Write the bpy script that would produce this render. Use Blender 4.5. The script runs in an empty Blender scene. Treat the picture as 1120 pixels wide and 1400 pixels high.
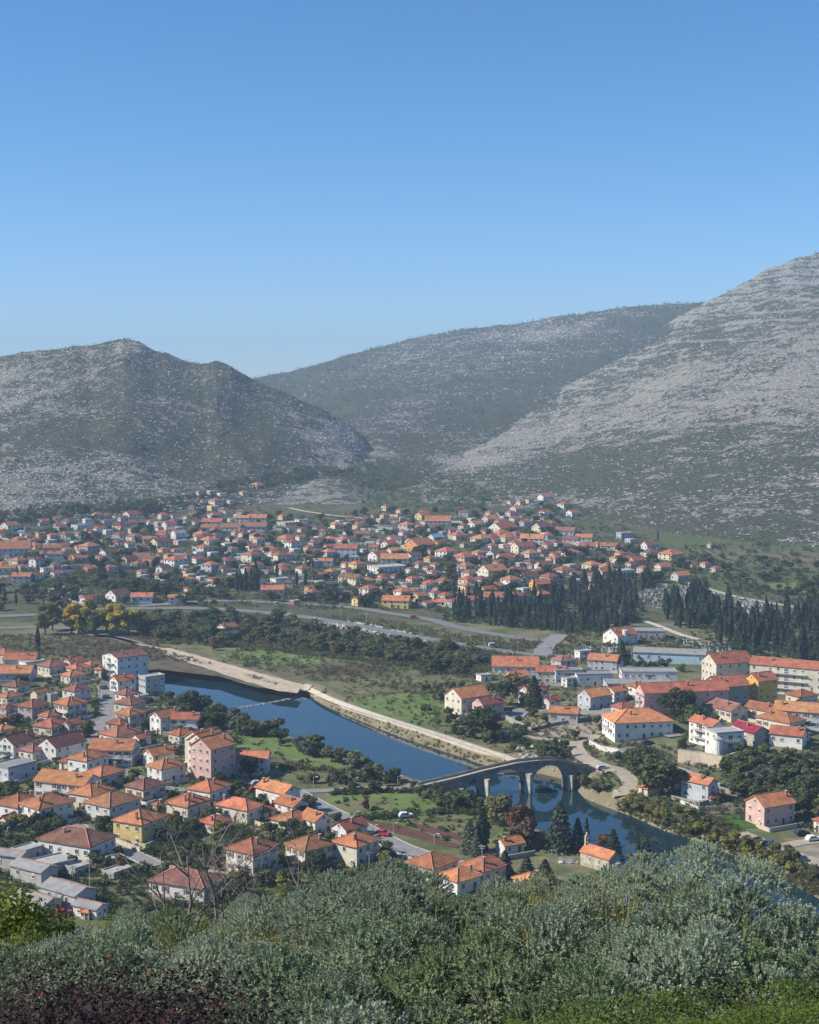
import bpy, math, random
import numpy as np
from mathutils import Vector, Matrix
R = math.radians
random.seed(7); RNG = np.random.default_rng(7)
SC = bpy.context.scene
COL = SC.collection

# ------------------------------------------------------------------ camera
HC = 120.0                       # metres from river plain to the viewpoint
F = 2000.0                       # focal length in photo pixels
TILT = math.atan((700 - 545) / F)
cam_d = bpy.data.cameras.new('camera'); cam = bpy.data.objects.new('camera', cam_d); COL.objects.link(cam)
cam.location = (0, 0, HC); cam.rotation_euler = (math.pi / 2 - TILT, 0, 0)
cam_d.sensor_fit = 'VERTICAL'; cam_d.sensor_height = 24; cam_d.lens = 24 * F / 1400
cam_d.clip_start = 0.1; cam_d.clip_end = 40000
SC.camera = cam
# ------------------------------------------------------------------ sky, sun, exposure
SUN_EL, SUN_AZ = 37.0, -97.0
wd = bpy.data.worlds.new('World'); SC.world = wd; wd.use_nodes = True
wn = wd.node_tree.nodes; wl = wd.node_tree.links
sky = wn.new('ShaderNodeTexSky'); sky.sky_type = 'NISHITA'; sky.sun_disc = False
sky.sun_elevation = R(SUN_EL); sky.sun_rotation = R(SUN_AZ)
sky.altitude = 2000; sky.air_density = 1.0; sky.dust_density = 0.0; sky.ozone_density = 5.0
bg = wn['Background']; bg.inputs['Strength'].default_value = 0.112
hsv = wn.new('ShaderNodeHueSaturation'); hsv.inputs['Saturation'].default_value = 1.2; wl.new(sky.outputs[0], hsv.inputs['Color']); wl.new(hsv.outputs[0], bg.inputs['Color'])
S = Vector((math.sin(R(SUN_AZ)) * math.cos(R(SUN_EL)), math.cos(R(SUN_AZ)) * math.cos(R(SUN_EL)), math.sin(R(SUN_EL))))
sd = bpy.data.lights.new('sun', 'SUN'); so = bpy.data.objects.new('sun', sd); COL.objects.link(so)
sd.energy = 4.8; sd.angle = R(0.53); sd.color = (1.0, 0.92, 0.79)
so.rotation_euler = (-S).to_track_quat('-Z', 'Y').to_euler(); so.location = (0, 0, 900)
vs = SC.view_settings; vs.view_transform = 'Standard'; vs.look = 'None'; vs.exposure = 0.5; vs.gamma = 1.0; vs.use_curve_mapping = False
SC.render.engine = 'CYCLES'
cy = SC.cycles; cy.use_denoising = True; cy.max_bounces = 5; cy.diffuse_bounces = 2; cy.glossy_bounces = 3
cy.transparent_max_bounces = 6; cy.volume_bounces = 0; cy.caustics_reflective = False; cy.caustics_refractive = False
HAZE_DENSITY = 1.45e-4

# ------------------------------------------------------------------ numeric helpers
ct, st_ = math.cos(TILT), math.sin(TILT)
def ray(px, py):
    xc = (np.asarray(px, float) - 560) / F; k = -(np.asarray(py, float) - 700) / F
    den = ct + k * st_
    return xc / den, (k * ct - st_) / den          # dx/dy, dz/dy in world
def proj(x, y, z):
    dz = z - HC
    d = y * ct - dz * st_; up = y * st_ + dz * ct
    return 560 + F * x / d, 700 - F * up / d
_tab = RNG.random((257, 257)); _tab[256] = _tab[0]; _tab[:, 256] = _tab[:, 0]
def vnoise(x, y):
    xi = np.floor(x).astype(int); yi = np.floor(y).astype(int); fx = x - xi; fy = y - yi
    fx = fx * fx * (3 - 2 * fx); fy = fy * fy * (3 - 2 * fy); xi &= 255; yi &= 255
    a = _tab[xi, yi]; b = _tab[xi + 1, yi]; c = _tab[xi, yi + 1]; d = _tab[xi + 1, yi + 1]
    return (a * (1 - fx) + b * fx) * (1 - fy) + (c * (1 - fx) + d * fx) * fy
def fbm(x, y, sc, oct=5, rough=.5):
    x = np.asarray(x, float) / sc; y = np.asarray(y, float) / sc; t = 0; a = 1; n = 0
    for i in range(oct):
        t = t + a * (vnoise(x + 17.3 * i, y - 9.1 * i) - .5); n += a; a *= rough; x = x * 2.03; y = y * 2.03
    return t / n * 2
def sstep(a, b, x):
    t = np.clip((x - a) / (b - a), 0, 1); return t * t * (3 - 2 * t)
def flat(px, py, z=0.0):
    dx, dz = ray(px, py); y = (z - HC) / dz
    return dx * y, y
def poly_sd(P, x, y):
    """signed distance (negative inside) of points to polygon P"""
    x = np.asarray(x, float); y = np.asarray(y, float); best = np.full(x.shape, 1e9); ins = np.zeros(x.shape, bool)
    for (ax, ay), (bx, by) in zip(P, P[1:] + P[:1]):
        ex, ey = bx - ax, by - ay; t = np.clip(((x - ax) * ex + (y - ay) * ey) / (ex * ex + ey * ey + 1e-9), 0, 1)
        best = np.minimum(best, np.hypot(x - ax - t * ex, y - ay - t * ey))
        c = ((ay > y) != (by > y)) & (x < (bx - ax) * (y - ay) / (by - ay + 1e-12) + ax); ins ^= c
    return np.where(ins, -best, best)
def line_d(P, x, y):
    x = np.asarray(x, float); y = np.asarray(y, float); best = np.full(x.shape, 1e9)
    for (ax, ay), (bx, by) in zip(P, P[1:]):
        ex, ey = bx - ax, by - ay; t = np.clip(((x - ax) * ex + (y - ay) * ey) / (ex * ex + ey * ey + 1e-9), 0, 1)
        best = np.minimum(best, np.hypot(x - ax - t * ex, y - ay - t * ey))
    return best
def smooth_line(P, n=6):
    P = [np.array(p, float) for p in P]; Q = [2 * P[0] - P[1]] + P + [2 * P[-1] - P[-2]]; out = []
    for i in range(1, len(Q) - 2):
        for k in range(n):
            t = k / n; a, b, c, d = Q[i - 1:i + 3]
            out.append(.5 * (2 * b + (c - a) * t + (2 * a - 5 * b + 4 * c - d) * t * t + (3 * b - a - 3 * c + d) * t ** 3))
    return [tuple(q) for q in out] + [tuple(P[-1])]

# ------------------------------------------------------------------ terrain function
WATER_Z = -3.0
RIV_PX = [(150, 922), (215, 914), (300, 922), (345, 940), (390, 950), (418, 948), (440, 962), (480, 980), (530, 1000), (580, 1018), (630, 1034), (672, 1048), (705, 1052),
          (752, 1060), (785, 1071), (800, 1090), (830, 1103), (866, 1116), (905, 1133), (960, 1152), (1010, 1172), (1060, 1195), (1120, 1228), (1250, 1300),
          (1150, 1320), (1040, 1290), (960, 1250), (900, 1215), (850, 1190), (800, 1170), (752, 1146), (716, 1122), (682, 1106), (655, 1100), (612, 1092), (590, 1080),
          (560, 1068), (520, 1060), (470, 1040), (425, 1022), (380, 1002), (340, 988), (310, 972), (285, 962), (240, 958), (200, 955), (150, 945)]
RIVER = smooth_line([tuple(map(float, flat(a, b, WATER_Z))) for a, b in RIV_PX], 4)
def prof(px, pts):
    a = np.array(pts, float); return np.interp(px, a[:, 0], a[:, 1])
RIDGES = [
    dict(n='left', Dr=1950, pts=[(-400, 500), (-100, 498), (0, 490), (60, 477), (85, 476), (105, 471), (125, 474), (150, 470), (172, 464), (195, 471), (215, 483), (230, 486), (262, 497), (280, 499), (298, 495), (318, 502), (335, 511), (352, 519), (400, 538), (440, 560), (480, 588), (515, 625), (545, 670), (580, 760)],
         d0=[(-300, 1190), (0, 1200), (150, 1235), (250, 1290), (350, 1350), (450, 1420), (560, 1480)], amp=11),
    dict(n='near', Dr=2450, pts=[(470, 760), (520, 690), (560, 625), (600, 594), (650, 573), (700, 555), (760, 534), (810, 508), (850, 489), (880, 474), (910, 455), (940, 440), (980, 428), (1020, 413), (1060, 398), (1120, 384), (1250, 345), (1500, 300)],
         d0=[(450, 1400), (600, 1335), (720, 1320), (800, 1270), (900, 1170), (1010, 1110), (1120, 1085), (1300, 1060)], amp=6),
    dict(n='mid', Dr=3300, pts=[(-100, 640), (200, 575), (300, 535), (352, 517), (400, 509), (440, 497), (480, 486), (520, 475), (560, 464), (620, 452), (700, 443), (770, 431), (850, 420), (955, 413), (1050, 425), (1200, 450), (1500, 520)],
         d0=[(-300, 1500), (350, 1480), (500, 1500), (700, 1700), (1300, 1900)], amp=8),
    dict(n='peak', Dr=3050, pts=[(0, 900), (600, 700), (800, 520), (900, 448), (945, 422), (975, 407), (1000, 393), (1022, 381), (1040, 368), (1060, 362), (1082, 352), (1100, 350), (1120, 343), (1200, 325), (1500, 300)],
         d0=[(0, 2420), (1500, 2420)], amp=10),
    dict(n='far', Dr=6200, pts=[(-600, 470), (-200, 474), (-60, 480), (0, 486), (20, 490), (80, 515), (200, 560)], d0=[(0, 4000), (1500, 4000)], amp=6),
    dict(n='knoll', Dr=1500, pts=[(300, 712), (345, 690), (375, 668), (410, 657), (440, 652), (468, 651), (490, 662), (515, 680), (545, 712)], d0=[(0, 1345), (1500, 1345)], amp=4),
]
MB_C = tuple(map(float, flat(1040, 1010))); RB_C = tuple(map(float, flat(835, 1056))); BL_C = tuple(map(float, flat(55, 812)))
CREST = [(-500, 1500), (-200, 1420), (-60, 1352), (0, 1316), (50, 1288), (100, 1271), (200, 1256), (300, 1248), (400, 1240), (480, 1230), (530, 1203), (600, 1195), (750, 1194), (850, 1186), (950, 1168), (1030, 1170), (1075, 1190), (1105, 1218), (1140, 1262), (1200, 1330), (1500, 1500)]
def bank_z(x, y):
    """top of the planted bank in front of the camera (absolute z)"""
    px = 560 + F * x / np.maximum(y, .5)
    zc = ray(0, prof(px, CREST))[1] * 8.2; z4 = ray(0, 1425)[1] * 4.0
    t = (y - 4.0) / 4.2
    z = z4 + (zc - z4) * t
    return HC + np.where(y > 8.2, zc - (y - 8.2) * .62 - .06 * (y - 8.2) ** 2, z)
def terrain(x, y, want=False):
    x = np.asarray(x, float); y = np.asarray(y, float)
    px = 560 + F * x / np.maximum(y, 1) * ct
    base = np.where(y > 840, .05 * (y - 840) - 2.0 * (1 - np.exp(-(np.maximum(y, 840) - 840) / 40.)), 0)
    base = np.minimum(base, 24 + .012 * (y - 1350) * (y > 1350))
    base = base + fbm(x, y, 160, 3) * 2.2 * sstep(880, 1050, y)
    base = base + 6.5 * np.exp(-((x - MB_C[0]) ** 2 + (y - MB_C[1]) ** 2 * .6) / 55. ** 2) + 2.4 * np.exp(-((x - RB_C[0]) ** 2 + (y - RB_C[1]) ** 2) / 13. ** 2)
    base = base + 13 * np.exp(-((x - BL_C[0]) / 46.) ** 2 - ((y - BL_C[1] - 55) / 42.) ** 2)
    z = base; reg = np.zeros(x.shape, int); sv = np.zeros(x.shape)
    for i, r in enumerate(RIDGES if (y > 1000).any() else []):
        if i == 0: pxo = px; px = px + 26 * fbm(y, x * .4, 210, 4, .6) * sstep(240, 420, px)
        elif i == 1: px = pxo
        D0 = prof(px, r['d0']); zr = HC + r['Dr'] * ray(0, prof(px, r['pts']))[1]; z0 = np.minimum(base, zr)
        s = (y - D0) / (r['Dr'] - D0); sc = np.clip(s, 0, 1)
        p = .55 * sc + .45 * sc ** 1.7
        n = fbm(x + 300 * i, y, 170, 6, .55); n2 = fbm(x, y + 77 * i, 38, 4, .55); n = n + .9 * (.35 - np.abs(fbm(x * 1.0 + 50 * i, y * .55, 120, 4, .55))) * (1.3 if i == 0 else .8)
        h = z0 + (zr - z0) * p + r['amp'] * (n * (1 - .62 * sc) + .55 * n2 * (1 - .3 * sc)) * np.clip(sc * 4, 0, 1)
        h = np.where(s > 1, zr + r['amp'] * (.38 * n + .385 * n2) - (s - 1) * (zr - z0) * .9, h)
        h = np.where((s > 0) & (zr > base), h, -99)
        up = h > z; z = np.where(up, h, z); reg = np.where(up, i + 1, reg); sv = np.where(up, s, sv)
    hill = HC - .40 * y
    w = sstep(12, 20, y)
    hill = np.where(y < 20, (bank_z(x, y) - .45) * (1 - w) + np.minimum(hill, bank_z(x, y) - .3) * w, np.minimum(hill, HC - .40 * y)) + np.where(y > 20, fbm(x, y, 14, 3) * .5, 0)
    z = np.where(y < 306, np.maximum(hill, 0), z)
    near = (y > 300) & (y < 760)
    if near.any():
        sd_ = np.full(x.shape, 99.); sd_[near] = poly_sd(RIVER, x[near], y[near])
        z = np.where(sd_ < 4.5, z + (-5.2 - z) * (1 - sstep(-4, 4.5, sd_)), z)
        if want: return z, reg, sv, px, sd_
    if want: return z, reg, sv, px, np.full(x.shape, 99.)
    return z
def ground(px, py):
    """where the line of sight through a photo pixel meets the ground mesh (arrays in; x, y, z out)"""
    px = np.atleast_1d(np.asarray(px, float)); py = np.atleast_1d(np.asarray(py, float)); dx, dz = ray(px, py); U_ = TX[0] / TY[0]; Dv = TY[:, 0]
    a = np.clip(np.searchsorted(U_, dx) - 1, 0, len(U_) - 2); t = (dx - U_[a]) / (U_[a + 1] - U_[a]); r0 = np.searchsorted(Dv, 300); D = Dv[r0:]; H_ = TZ[r0:]
    Y = np.empty(px.shape); Z = Y.copy()
    for i in range(len(px)):
        g = H_[:, a[i]] * (1 - t[i]) + H_[:, a[i] + 1] * t[i] - (HC + dz[i] * D); k = max(1, int(np.argmax(g >= 0)) if (g >= 0).any() else len(D) - 1); q = np.clip(g[k - 1] / (g[k - 1] - g[k] + 1e-12), 0, 1); Y[i] = D[k - 1] + (D[k] - D[k - 1]) * q; Z[i] = HC + dz[i] * Y[i]
    return dx * Y, Y, Z
def at(px, py):
    x, y, z = ground([px], [py]); return float(x[0]), float(y[0]), float(z[0])

# ------------------------------------------------------------------ materials
M = {}
def nodes(name):
    m = bpy.data.materials.new(name); m.use_nodes = True; nt = m.node_tree; return m, nt, nt.nodes['Principled BSDF']
def mat(name, col, rough=.85, var=.18, scale=.6, bump=0., bscale=8., rnd=.0, spec=.25, detail=5, second=None, hue=0.):
    if name in M: return M[name]
    m, nt, b = nodes(name); N, L = nt.nodes, nt.links
    geo = N.new('ShaderNodeNewGeometry'); nz = N.new('ShaderNodeTexNoise'); nz.inputs['Scale'].default_value = scale; nz.inputs['Detail'].default_value = detail; nz.inputs['Roughness'].default_value = .6
    L.new(geo.outputs['Position'], nz.inputs['Vector'])
    rp = N.new('ShaderNodeValToRGB'); rp.color_ramp.elements[0].position = .32; rp.color_ramp.elements[1].position = .68
    c2 = second or tuple(min(1, c * (1 + var)) for c in col); c1 = tuple(c * (1 - var) for c in col)
    rp.color_ramp.elements[0].color = (*c1, 1); rp.color_ramp.elements[1].color = (*c2, 1)
    L.new(nz.outputs['Fac'], rp.inputs['Fac']); out = rp.outputs['Color']
    if rnd or hue:
        oi = N.new('ShaderNodeObjectInfo'); hs = N.new('ShaderNodeHueSaturation')
        mr = N.new('ShaderNodeMapRange'); mr.inputs['To Min'].default_value = 1 - rnd; mr.inputs['To Max'].default_value = 1 + rnd
        mh = N.new('ShaderNodeMapRange'); mh.inputs['To Min'].default_value = .5 - hue; mh.inputs['To Max'].default_value = .5 + hue
        L.new(oi.outputs['Random'], mr.inputs['Value']); L.new(mr.outputs[0], hs.inputs['Value'])
        mm = N.new('ShaderNodeMath'); mm.operation = 'FRACT'; mu = N.new('ShaderNodeMath'); mu.operation = 'MULTIPLY'; mu.inputs[1].default_value = 7.31
        L.new(oi.outputs['Random'], mu.inputs[0]); L.new(mu.outputs[0], mm.inputs[0]); L.new(mm.outputs[0], mh.inputs['Value']); L.new(mh.outputs[0], hs.inputs['Hue'])
        L.new(out, hs.inputs['Color']); out = hs.outputs['Color']
    L.new(out, b.inputs['Base Color']); b.inputs['Roughness'].default_value = rough; b.inputs['Specular IOR Level'].default_value = spec
    if bump:
        n2 = N.new('ShaderNodeTexNoise'); n2.inputs['Scale'].default_value = bscale; n2.inputs['Detail'].default_value = 6; L.new(geo.outputs['Position'], n2.inputs['Vector'])
        bp = N.new('ShaderNodeBump'); bp.inputs['Strength'].default_value = 1; bp.inputs['Distance'].default_value = bump
        L.new(n2.outputs['Fac'], bp.inputs['Height']); L.new(bp.outputs[0], b.inputs['Normal'])
    M[name] = m; return m
def leafmat(name, col, var=.35, rnd=.2, hue=.02, trans=.25, scale=.9):
    m = mat(name, col, .7, var, scale, rnd=rnd, hue=hue, spec=.2)
    nt = m.node_tree; N, L = nt.nodes, nt.links; b = N['Principled BSDF']
    src = b.inputs['Base Color'].links[0].from_socket; tr = N.new('ShaderNodeBsdfTranslucent'); mx = N.new('ShaderNodeMixShader'); mx.inputs[0].default_value = trans
    L.new(src, tr.inputs['Color']); L.new(b.outputs[0], mx.inputs[1]); L.new(tr.outputs[0], mx.inputs[2]); L.new(mx.outputs[0], N['Material Output'].inputs['Surface'])
    return m
def tilemat(name, col):
    m = mat(name, col, .9, .28, .45, rnd=.22, hue=.014, spec=.15, detail=8)
    nt = m.node_tree; N, L = nt.nodes, nt.links; b = N['Principled BSDF']
    tc = N.new('ShaderNodeTexCoord'); wv = N.new('ShaderNodeTexWave'); wv.inputs['Scale'].default_value = 1.1; wv.inputs['Distortion'].default_value = .6; wv.bands_direction = 'X'
    w2 = N.new('ShaderNodeTexWave'); w2.inputs['Scale'].default_value = 1.0; w2.inputs['Distortion'].default_value = .4; w2.bands_direction = 'Z'
    ad = N.new('ShaderNodeMath'); ad.operation = 'ADD'; bp = N.new('ShaderNodeBump'); bp.inputs['Distance'].default_value = .05
    L.new(tc.outputs['Object'], wv.inputs['Vector']); L.new(tc.outputs['Object'], w2.inputs['Vector']); L.new(wv.outputs['Fac'], ad.inputs[0]); L.new(w2.outputs['Fac'], ad.inputs[1])
    L.new(ad.outputs[0], bp.inputs['Height']); L.new(bp.outputs[0], b.inputs['Normal'])
    # single tiles that have weathered differently
    vo = N.new('ShaderNodeTexVoronoi'); vo.inputs['Scale'].default_value = 2.2; L.new(tc.outputs['Object'], vo.inputs['Vector'])
    mx = N.new('ShaderNodeMix'); mx.data_type = 'RGBA'; mx.blend_type = 'MULTIPLY'; mx.inputs[0].default_value = .28
    src = b.inputs['Base Color'].links[0].from_socket; L.new(src, mx.inputs[6]); L.new(vo.outputs['Color'], mx.inputs[7]); L.new(mx.outputs[2], b.inputs['Base Color'])
    return m
ROOF = {'o': tilemat('roof_tile_bright_orange', (.60, .245, .118)), 'r': tilemat('roof_tile_terracotta', (.48, .19, .105)), 'd': tilemat('roof_tile_dull_red', (.29, .14, .108)),
        'c': tilemat('roof_tile_clay', (.43, .185, .108)), 'b': tilemat('roof_tile_brown', (.22, .10, .065)), 'g': mat('roof_sheet_grey', (.30, .30, .29), .7, .2, .5, bump=.02, rnd=.1),
        'k': mat('roof_sheet_blue', (.22, .33, .45), .6, .15, .5), 'm': tilemat('roof_tile_crimson', (.32, .04, .045)), 'l': tilemat('roof_tile_pale_orange', (.52, .24, .12))}
RIDGE = mat('ridge_tile', (.5, .22, .13), .85, .2, 1)
def plaster(n, c): return mat('plaster_' + n, c, 0.9, .15, .4, rnd=.09, detail=8, bump=.006, bscale=5)
WALL = {'w': plaster('white', (.70, .68, .635)), 'c': plaster('cream', (.62, .56, .44)), 'y': plaster('yellow', (.66, .52, .22)), 'o': plaster('orange', (.70, .34, .13)), 'p': plaster('pink', (.64, .42, .36)),
        'g': plaster('grey', (.44, .43, .41)), 'b': plaster('blue_grey', (.45, .475, .50)), 's': mat('stone_wall', (.42, .38, .32), .9, .3, 1.2, bump=.03, bscale=3), 'r': plaster('magenta', (.55, .12, .16)),
        'i': plaster('ivory', (.62, .56, .46)), 'n': plaster('pale_grey', (.54, .53, .51)), 'a': plaster('amber', (.76, .42, .08)), 'k': plaster('pale_blue', (.42, .58, .66)), 'e': plaster('olive_grey', (.30, .31, .24))}
GLASS = mat('window_glass', (.035, .04, .05), .12, .2, .3, spec=.5)
FRAME = mat('window_frame_white', (.72, .71, .68), .6, .05, 1)
BROWNWOOD = mat('dark_wood', (.12, .065, .04), .7, .25, 2)
CONC = mat('concrete', (.40, .39, .36), .9, .2, .6, bump=.01)
DARKMETAL = mat('dark_metal', (.06, .06, .065), .5, .1, 1, spec=.5)
CHIM = mat('chimney_brick', (.36, .17, .11), .9, .25, 3)

# ------------------------------------------------------------------ object helpers
def tag(o, label=None, cat=None, group=None, kind=None):
    for k, v in (('label', label), ('category', cat), ('group', group), ('kind', kind)):
        if v: o[k] = v
    return o
def empty(name, loc, rz=0.):
    o = bpy.data.objects.new(name, None); COL.objects.link(o); o.location = loc; o.rotation_euler = (0, 0, rz); o.empty_display_size = .5; return o
def link(name, me, parent=None, loc=None, rz=None, sc=None):
    o = bpy.data.objects.new(name, me); COL.objects.link(o)
    if parent is not None: o.parent = parent
    if loc is not None: o.location = loc
    if rz is not None: o.rotation_euler = (0, 0, rz)
    if sc is not None: o.scale = sc if hasattr(sc, '__len__') else (sc,) * 3
    return o
class MB:
    def __init__(s): s.v = []; s.f = []; s.m = []
    def face(s, pts, mi=0):
        i = len(s.v); s.v += [tuple(p) for p in pts]; s.f.append(tuple(range(i, i + len(pts)))); s.m.append(mi)
    def box(s, c, d, mi=0, rz=0., top=True, bottom=True):
        hx, hy, hz = d[0] / 2, d[1] / 2, d[2] / 2; ca, sa = math.cos(rz), math.sin(rz); i = len(s.v)
        for z in (-hz, hz):
            for x, y in ((-hx, -hy), (hx, -hy), (hx, hy), (-hx, hy)): s.v.append((c[0] + x * ca - y * sa, c[1] + x * sa + y * ca, c[2] + z))
        fs = [(0, 1, 5, 4), (1, 2, 6, 5), (2, 3, 7, 6), (3, 0, 4, 7)] + ([(4, 5, 6, 7)] if top else []) + ([(3, 2, 1, 0)] if bottom else [])
        for f in fs: s.f.append(tuple(i + k for k in f)); s.m.append(mi)
    def bar(s, a, b, r0, r1=None, n=5, mi=0):
        a = Vector(a); b = Vector(b); r1 = r0 if r1 is None else r1; d = (b - a).normalized(); u = d.orthogonal().normalized(); w = d.cross(u); i = len(s.v)
        for p, r in ((a, r0), (b, r1)):
            for k in range(n):
                t = 2 * math.pi * k / n; s.v.append(tuple(p + (u * math.cos(t) + w * math.sin(t)) * r))
        for k in range(n): s.f.append((i + k, i + (k + 1) % n, i + n + (k + 1) % n, i + n + k)); s.m.append(mi)
        s.f.append(tuple(i + n + k for k in range(n))); s.m.append(mi)
    def prism(s, poly, z0, z1, mi=0):
        n = len(poly); i = len(s.v); s.v += [(x, y, z0) for x, y in poly] + [(x, y, z1) for x, y in poly]
        for k in range(n): s.f.append((i + k, i + (k + 1) % n, i + n + (k + 1) % n, i + n + k)); s.m.append(mi)
        s.f.append(tuple(i + n + k for k in range(n))); s.m.append(mi); s.f.append(tuple(i + n - 1 - k for k in range(n))); s.m.append(mi)
    def mesh(s, name, *mats):
        me = bpy.data.meshes.new(name); me.from_pydata(s.v, [], s.f)
        for m in mats: me.materials.append(m)
        if len(mats) > 1: me.polygons.foreach_set('material_index', s.m)
        me.update(); return me
def np_mesh(name, v, quads, mats, mi=None, smooth=False, n=4):
    me = bpy.data.meshes.new(name); v = np.ascontiguousarray(v, np.float32); q = np.ascontiguousarray(quads, np.int32)
    me.vertices.add(len(v)); me.vertices.foreach_set('co', v.ravel()); me.loops.add(q.size); me.loops.foreach_set('vertex_index', q.ravel())
    me.polygons.add(len(q)); me.polygons.foreach_set('loop_start', np.arange(0, q.size, n, dtype=np.int32)); me.polygons.foreach_set('loop_total', np.full(len(q), n, np.int32))
    for m in mats: me.materials.append(m)
    if mi is not None: me.polygons.foreach_set('material_index', np.ascontiguousarray(mi, np.int32))
    if smooth: me.polygons.foreach_set('use_smooth', np.ones(len(q), bool))
    me.update(calc_edges=True); return me

# ================================================================== TERRAIN
def make_terrain():
    u = np.concatenate([np.linspace(-.85, -.31, 40)[:-1], np.linspace(-.31, .31, 430), np.linspace(.31, .85, 40)[1:]])
    rows = [1.2]
    while rows[-1] < 306: rows.append(rows[-1] * 1.045)
    rows[-1] = 306
    while rows[-1] < 800: rows.append(rows[-1] * 1.0037)
    while rows[-1] < 4600: rows.append(rows[-1] * 1.0065)
    while rows[-1] < 9500: rows.append(rows[-1] * 1.03)
    D = np.array(rows); Y, U = np.meshgrid(D, u, indexing='ij'); X = U * Y
    z, reg, s, px, sdv = terrain(X, Y, True)
    nr, nc = X.shape; idx = np.arange(nr * nc).reshape(nr, nc)
    q = np.stack([idx[:-1, :-1], idx[:-1, 1:], idx[1:, 1:], idx[1:, :-1]], -1).reshape(-1, 4)
    me = np_mesh('ground', np.stack([X, Y, z], -1).reshape(-1, 3), q, [], smooth=True)
    rock = np.zeros(X.shape); green = np.full(X.shape, .52); strata = np.zeros(X.shape); wild = np.zeros(X.shape)
    n1 = fbm(X, Y, 260, 4); n2 = fbm(X + 900, Y, 90, 4)
    L = reg == 1; rock[L] = (.40 + .42 * n1 + .30 * n2 + .06 * (1 - np.clip(s, 0, 1)))[L]
    L &= (px > 240); rock[L] = (rock - (.04 * sstep(240, 330, px)) + .35 * n2 * sstep(240, 330, px))[L]
    L = reg == 1; rock[L] = np.maximum(rock, .30 + .22 * n2 + .1 * fbm(X, Y, 30, 3))[L]
    B = reg == 2
    hi = sstep(.15, .45, s + .2 * n1 + .14 * n2) ; top = sstep(.66, .8, s + .05 * n1)
    rock[B] = (.42 + .3 * n2 + .15 * n1 + hi * .30 - top * .26)[B]; strata[B] = (.3 + .7 * top)[B]
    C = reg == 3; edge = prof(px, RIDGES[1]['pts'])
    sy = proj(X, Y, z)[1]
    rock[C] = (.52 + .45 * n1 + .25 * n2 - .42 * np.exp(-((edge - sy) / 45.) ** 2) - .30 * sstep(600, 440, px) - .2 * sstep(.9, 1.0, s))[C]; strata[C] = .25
    P = reg == 4; rock[P] = (.62 + .6 * n2 + .25 * sstep(.2, .7, s))[P]; strata[P] = .6
    rock[reg == 5] = .4; K = reg == 6; rock[K] = (.62 + .3 * n2)[K]
    wild[reg > 0] = 1
    T = (reg == 0) & (Y > 840)
    bl = np.exp(-((X - BL_C[0]) / 46.) ** 2 - ((Y - BL_C[1] - 55) / 42.) ** 2)
    rock = np.where((reg == 0), .28 * bl + .10, rock); wild = np.where((reg == 0) & (Y > 780), np.maximum(wild, np.maximum(sstep(.3, .7, bl), .55)), wild)
    wild = np.where((reg == 0) & (sdv < 4), 0, wild)
    fieldR = (reg == 0) & (Y > 900) & (px > 900); green[fieldR] = .8; wild[fieldR] = .1
    green = np.where(sdv < 7, .1, green); green = np.where(Y < 300, .7, green)
    a = me.color_attributes.new('zone', 'FLOAT_COLOR', 'POINT')
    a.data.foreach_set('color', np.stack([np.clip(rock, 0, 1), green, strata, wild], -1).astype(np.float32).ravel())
    m, nt, b = nodes('ground_soil_scrub_and_limestone'); N, Lk = nt.nodes, nt.links
    def math_(op, *a):
        n = N.new('ShaderNodeMath'); n.operation = op
        for i, v in enumerate(a):
            if hasattr(v, 'links') or hasattr(v, 'is_output'): Lk.new(v, n.inputs[i])
            else: n.inputs[i].default_value = v
        return n.outputs[0]
    def noise(sc, det=8, ro=.65, vec=None):
        n = N.new('ShaderNodeTexNoise'); n.inputs['Scale'].default_value = sc; n.inputs['Detail'].default_value = det; n.inputs['Roughness'].default_value = ro
        Lk.new(vec or geo.outputs['Position'], n.inputs['Vector']); return n.outputs['Fac']
    def mix(f, c1, c2):
        n = N.new('ShaderNodeMix'); n.data_type = 'RGBA'
        for i, v in ((0, f), (6, c1), (7, c2)):
            if hasattr(v, 'is_output'): Lk.new(v, n.inputs[i])
            else: n.inputs[i].default_value = v if i == 0 else (*v, 1)
        return n.outputs[2]
    def ramp(v, lo, hi):
        n = N.new('ShaderNodeMapRange'); n.interpolation_type = 'SMOOTHSTEP'; Lk.new(v, n.inputs['Value']) ; n.inputs['From Min'].default_value = lo; n.inputs['From Max'].default_value = hi; return n.outputs[0]
    geo = N.new('ShaderNodeNewGeometry'); at_ = N.new('ShaderNodeAttribute'); at_.attribute_name = 'zone'
    sp = N.new('ShaderNodeSeparateColor'); Lk.new(at_.outputs['Color'], sp.inputs[0]); xyz = N.new('ShaderNodeSeparateXYZ'); Lk.new(geo.outputs['Position'], xyz.inputs[0])
    na = noise(.045, 9, .72); nb = noise(.22, 7, .7); nc_ = noise(.012, 6, .6); nd = noise(1.3, 5, .6)
    st = math_('SINE', math_('ADD', math_('MULTIPLY', xyz.outputs['Z'], .62), math_('MULTIPLY', nc_, 22.)))
    st2 = math_('SINE', math_('ADD', math_('MULTIPLY', xyz.outputs['Z'], .27), math_('MULTIPLY', nc_, 15.)))
    f = math_('ADD', math_('MULTIPLY', math_('SUBTRACT', na, .5), 2.3), math_('MULTIPLY', math_('SUBTRACT', nb, .5), 2.3))
    f = math_('ADD', f, math_('MULTIPLY', math_('MULTIPLY', sp.outputs['Blue'], math_('ADD', st, st2)), .24))
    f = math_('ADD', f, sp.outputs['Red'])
    rk = ramp(f, .34, .68)
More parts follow.
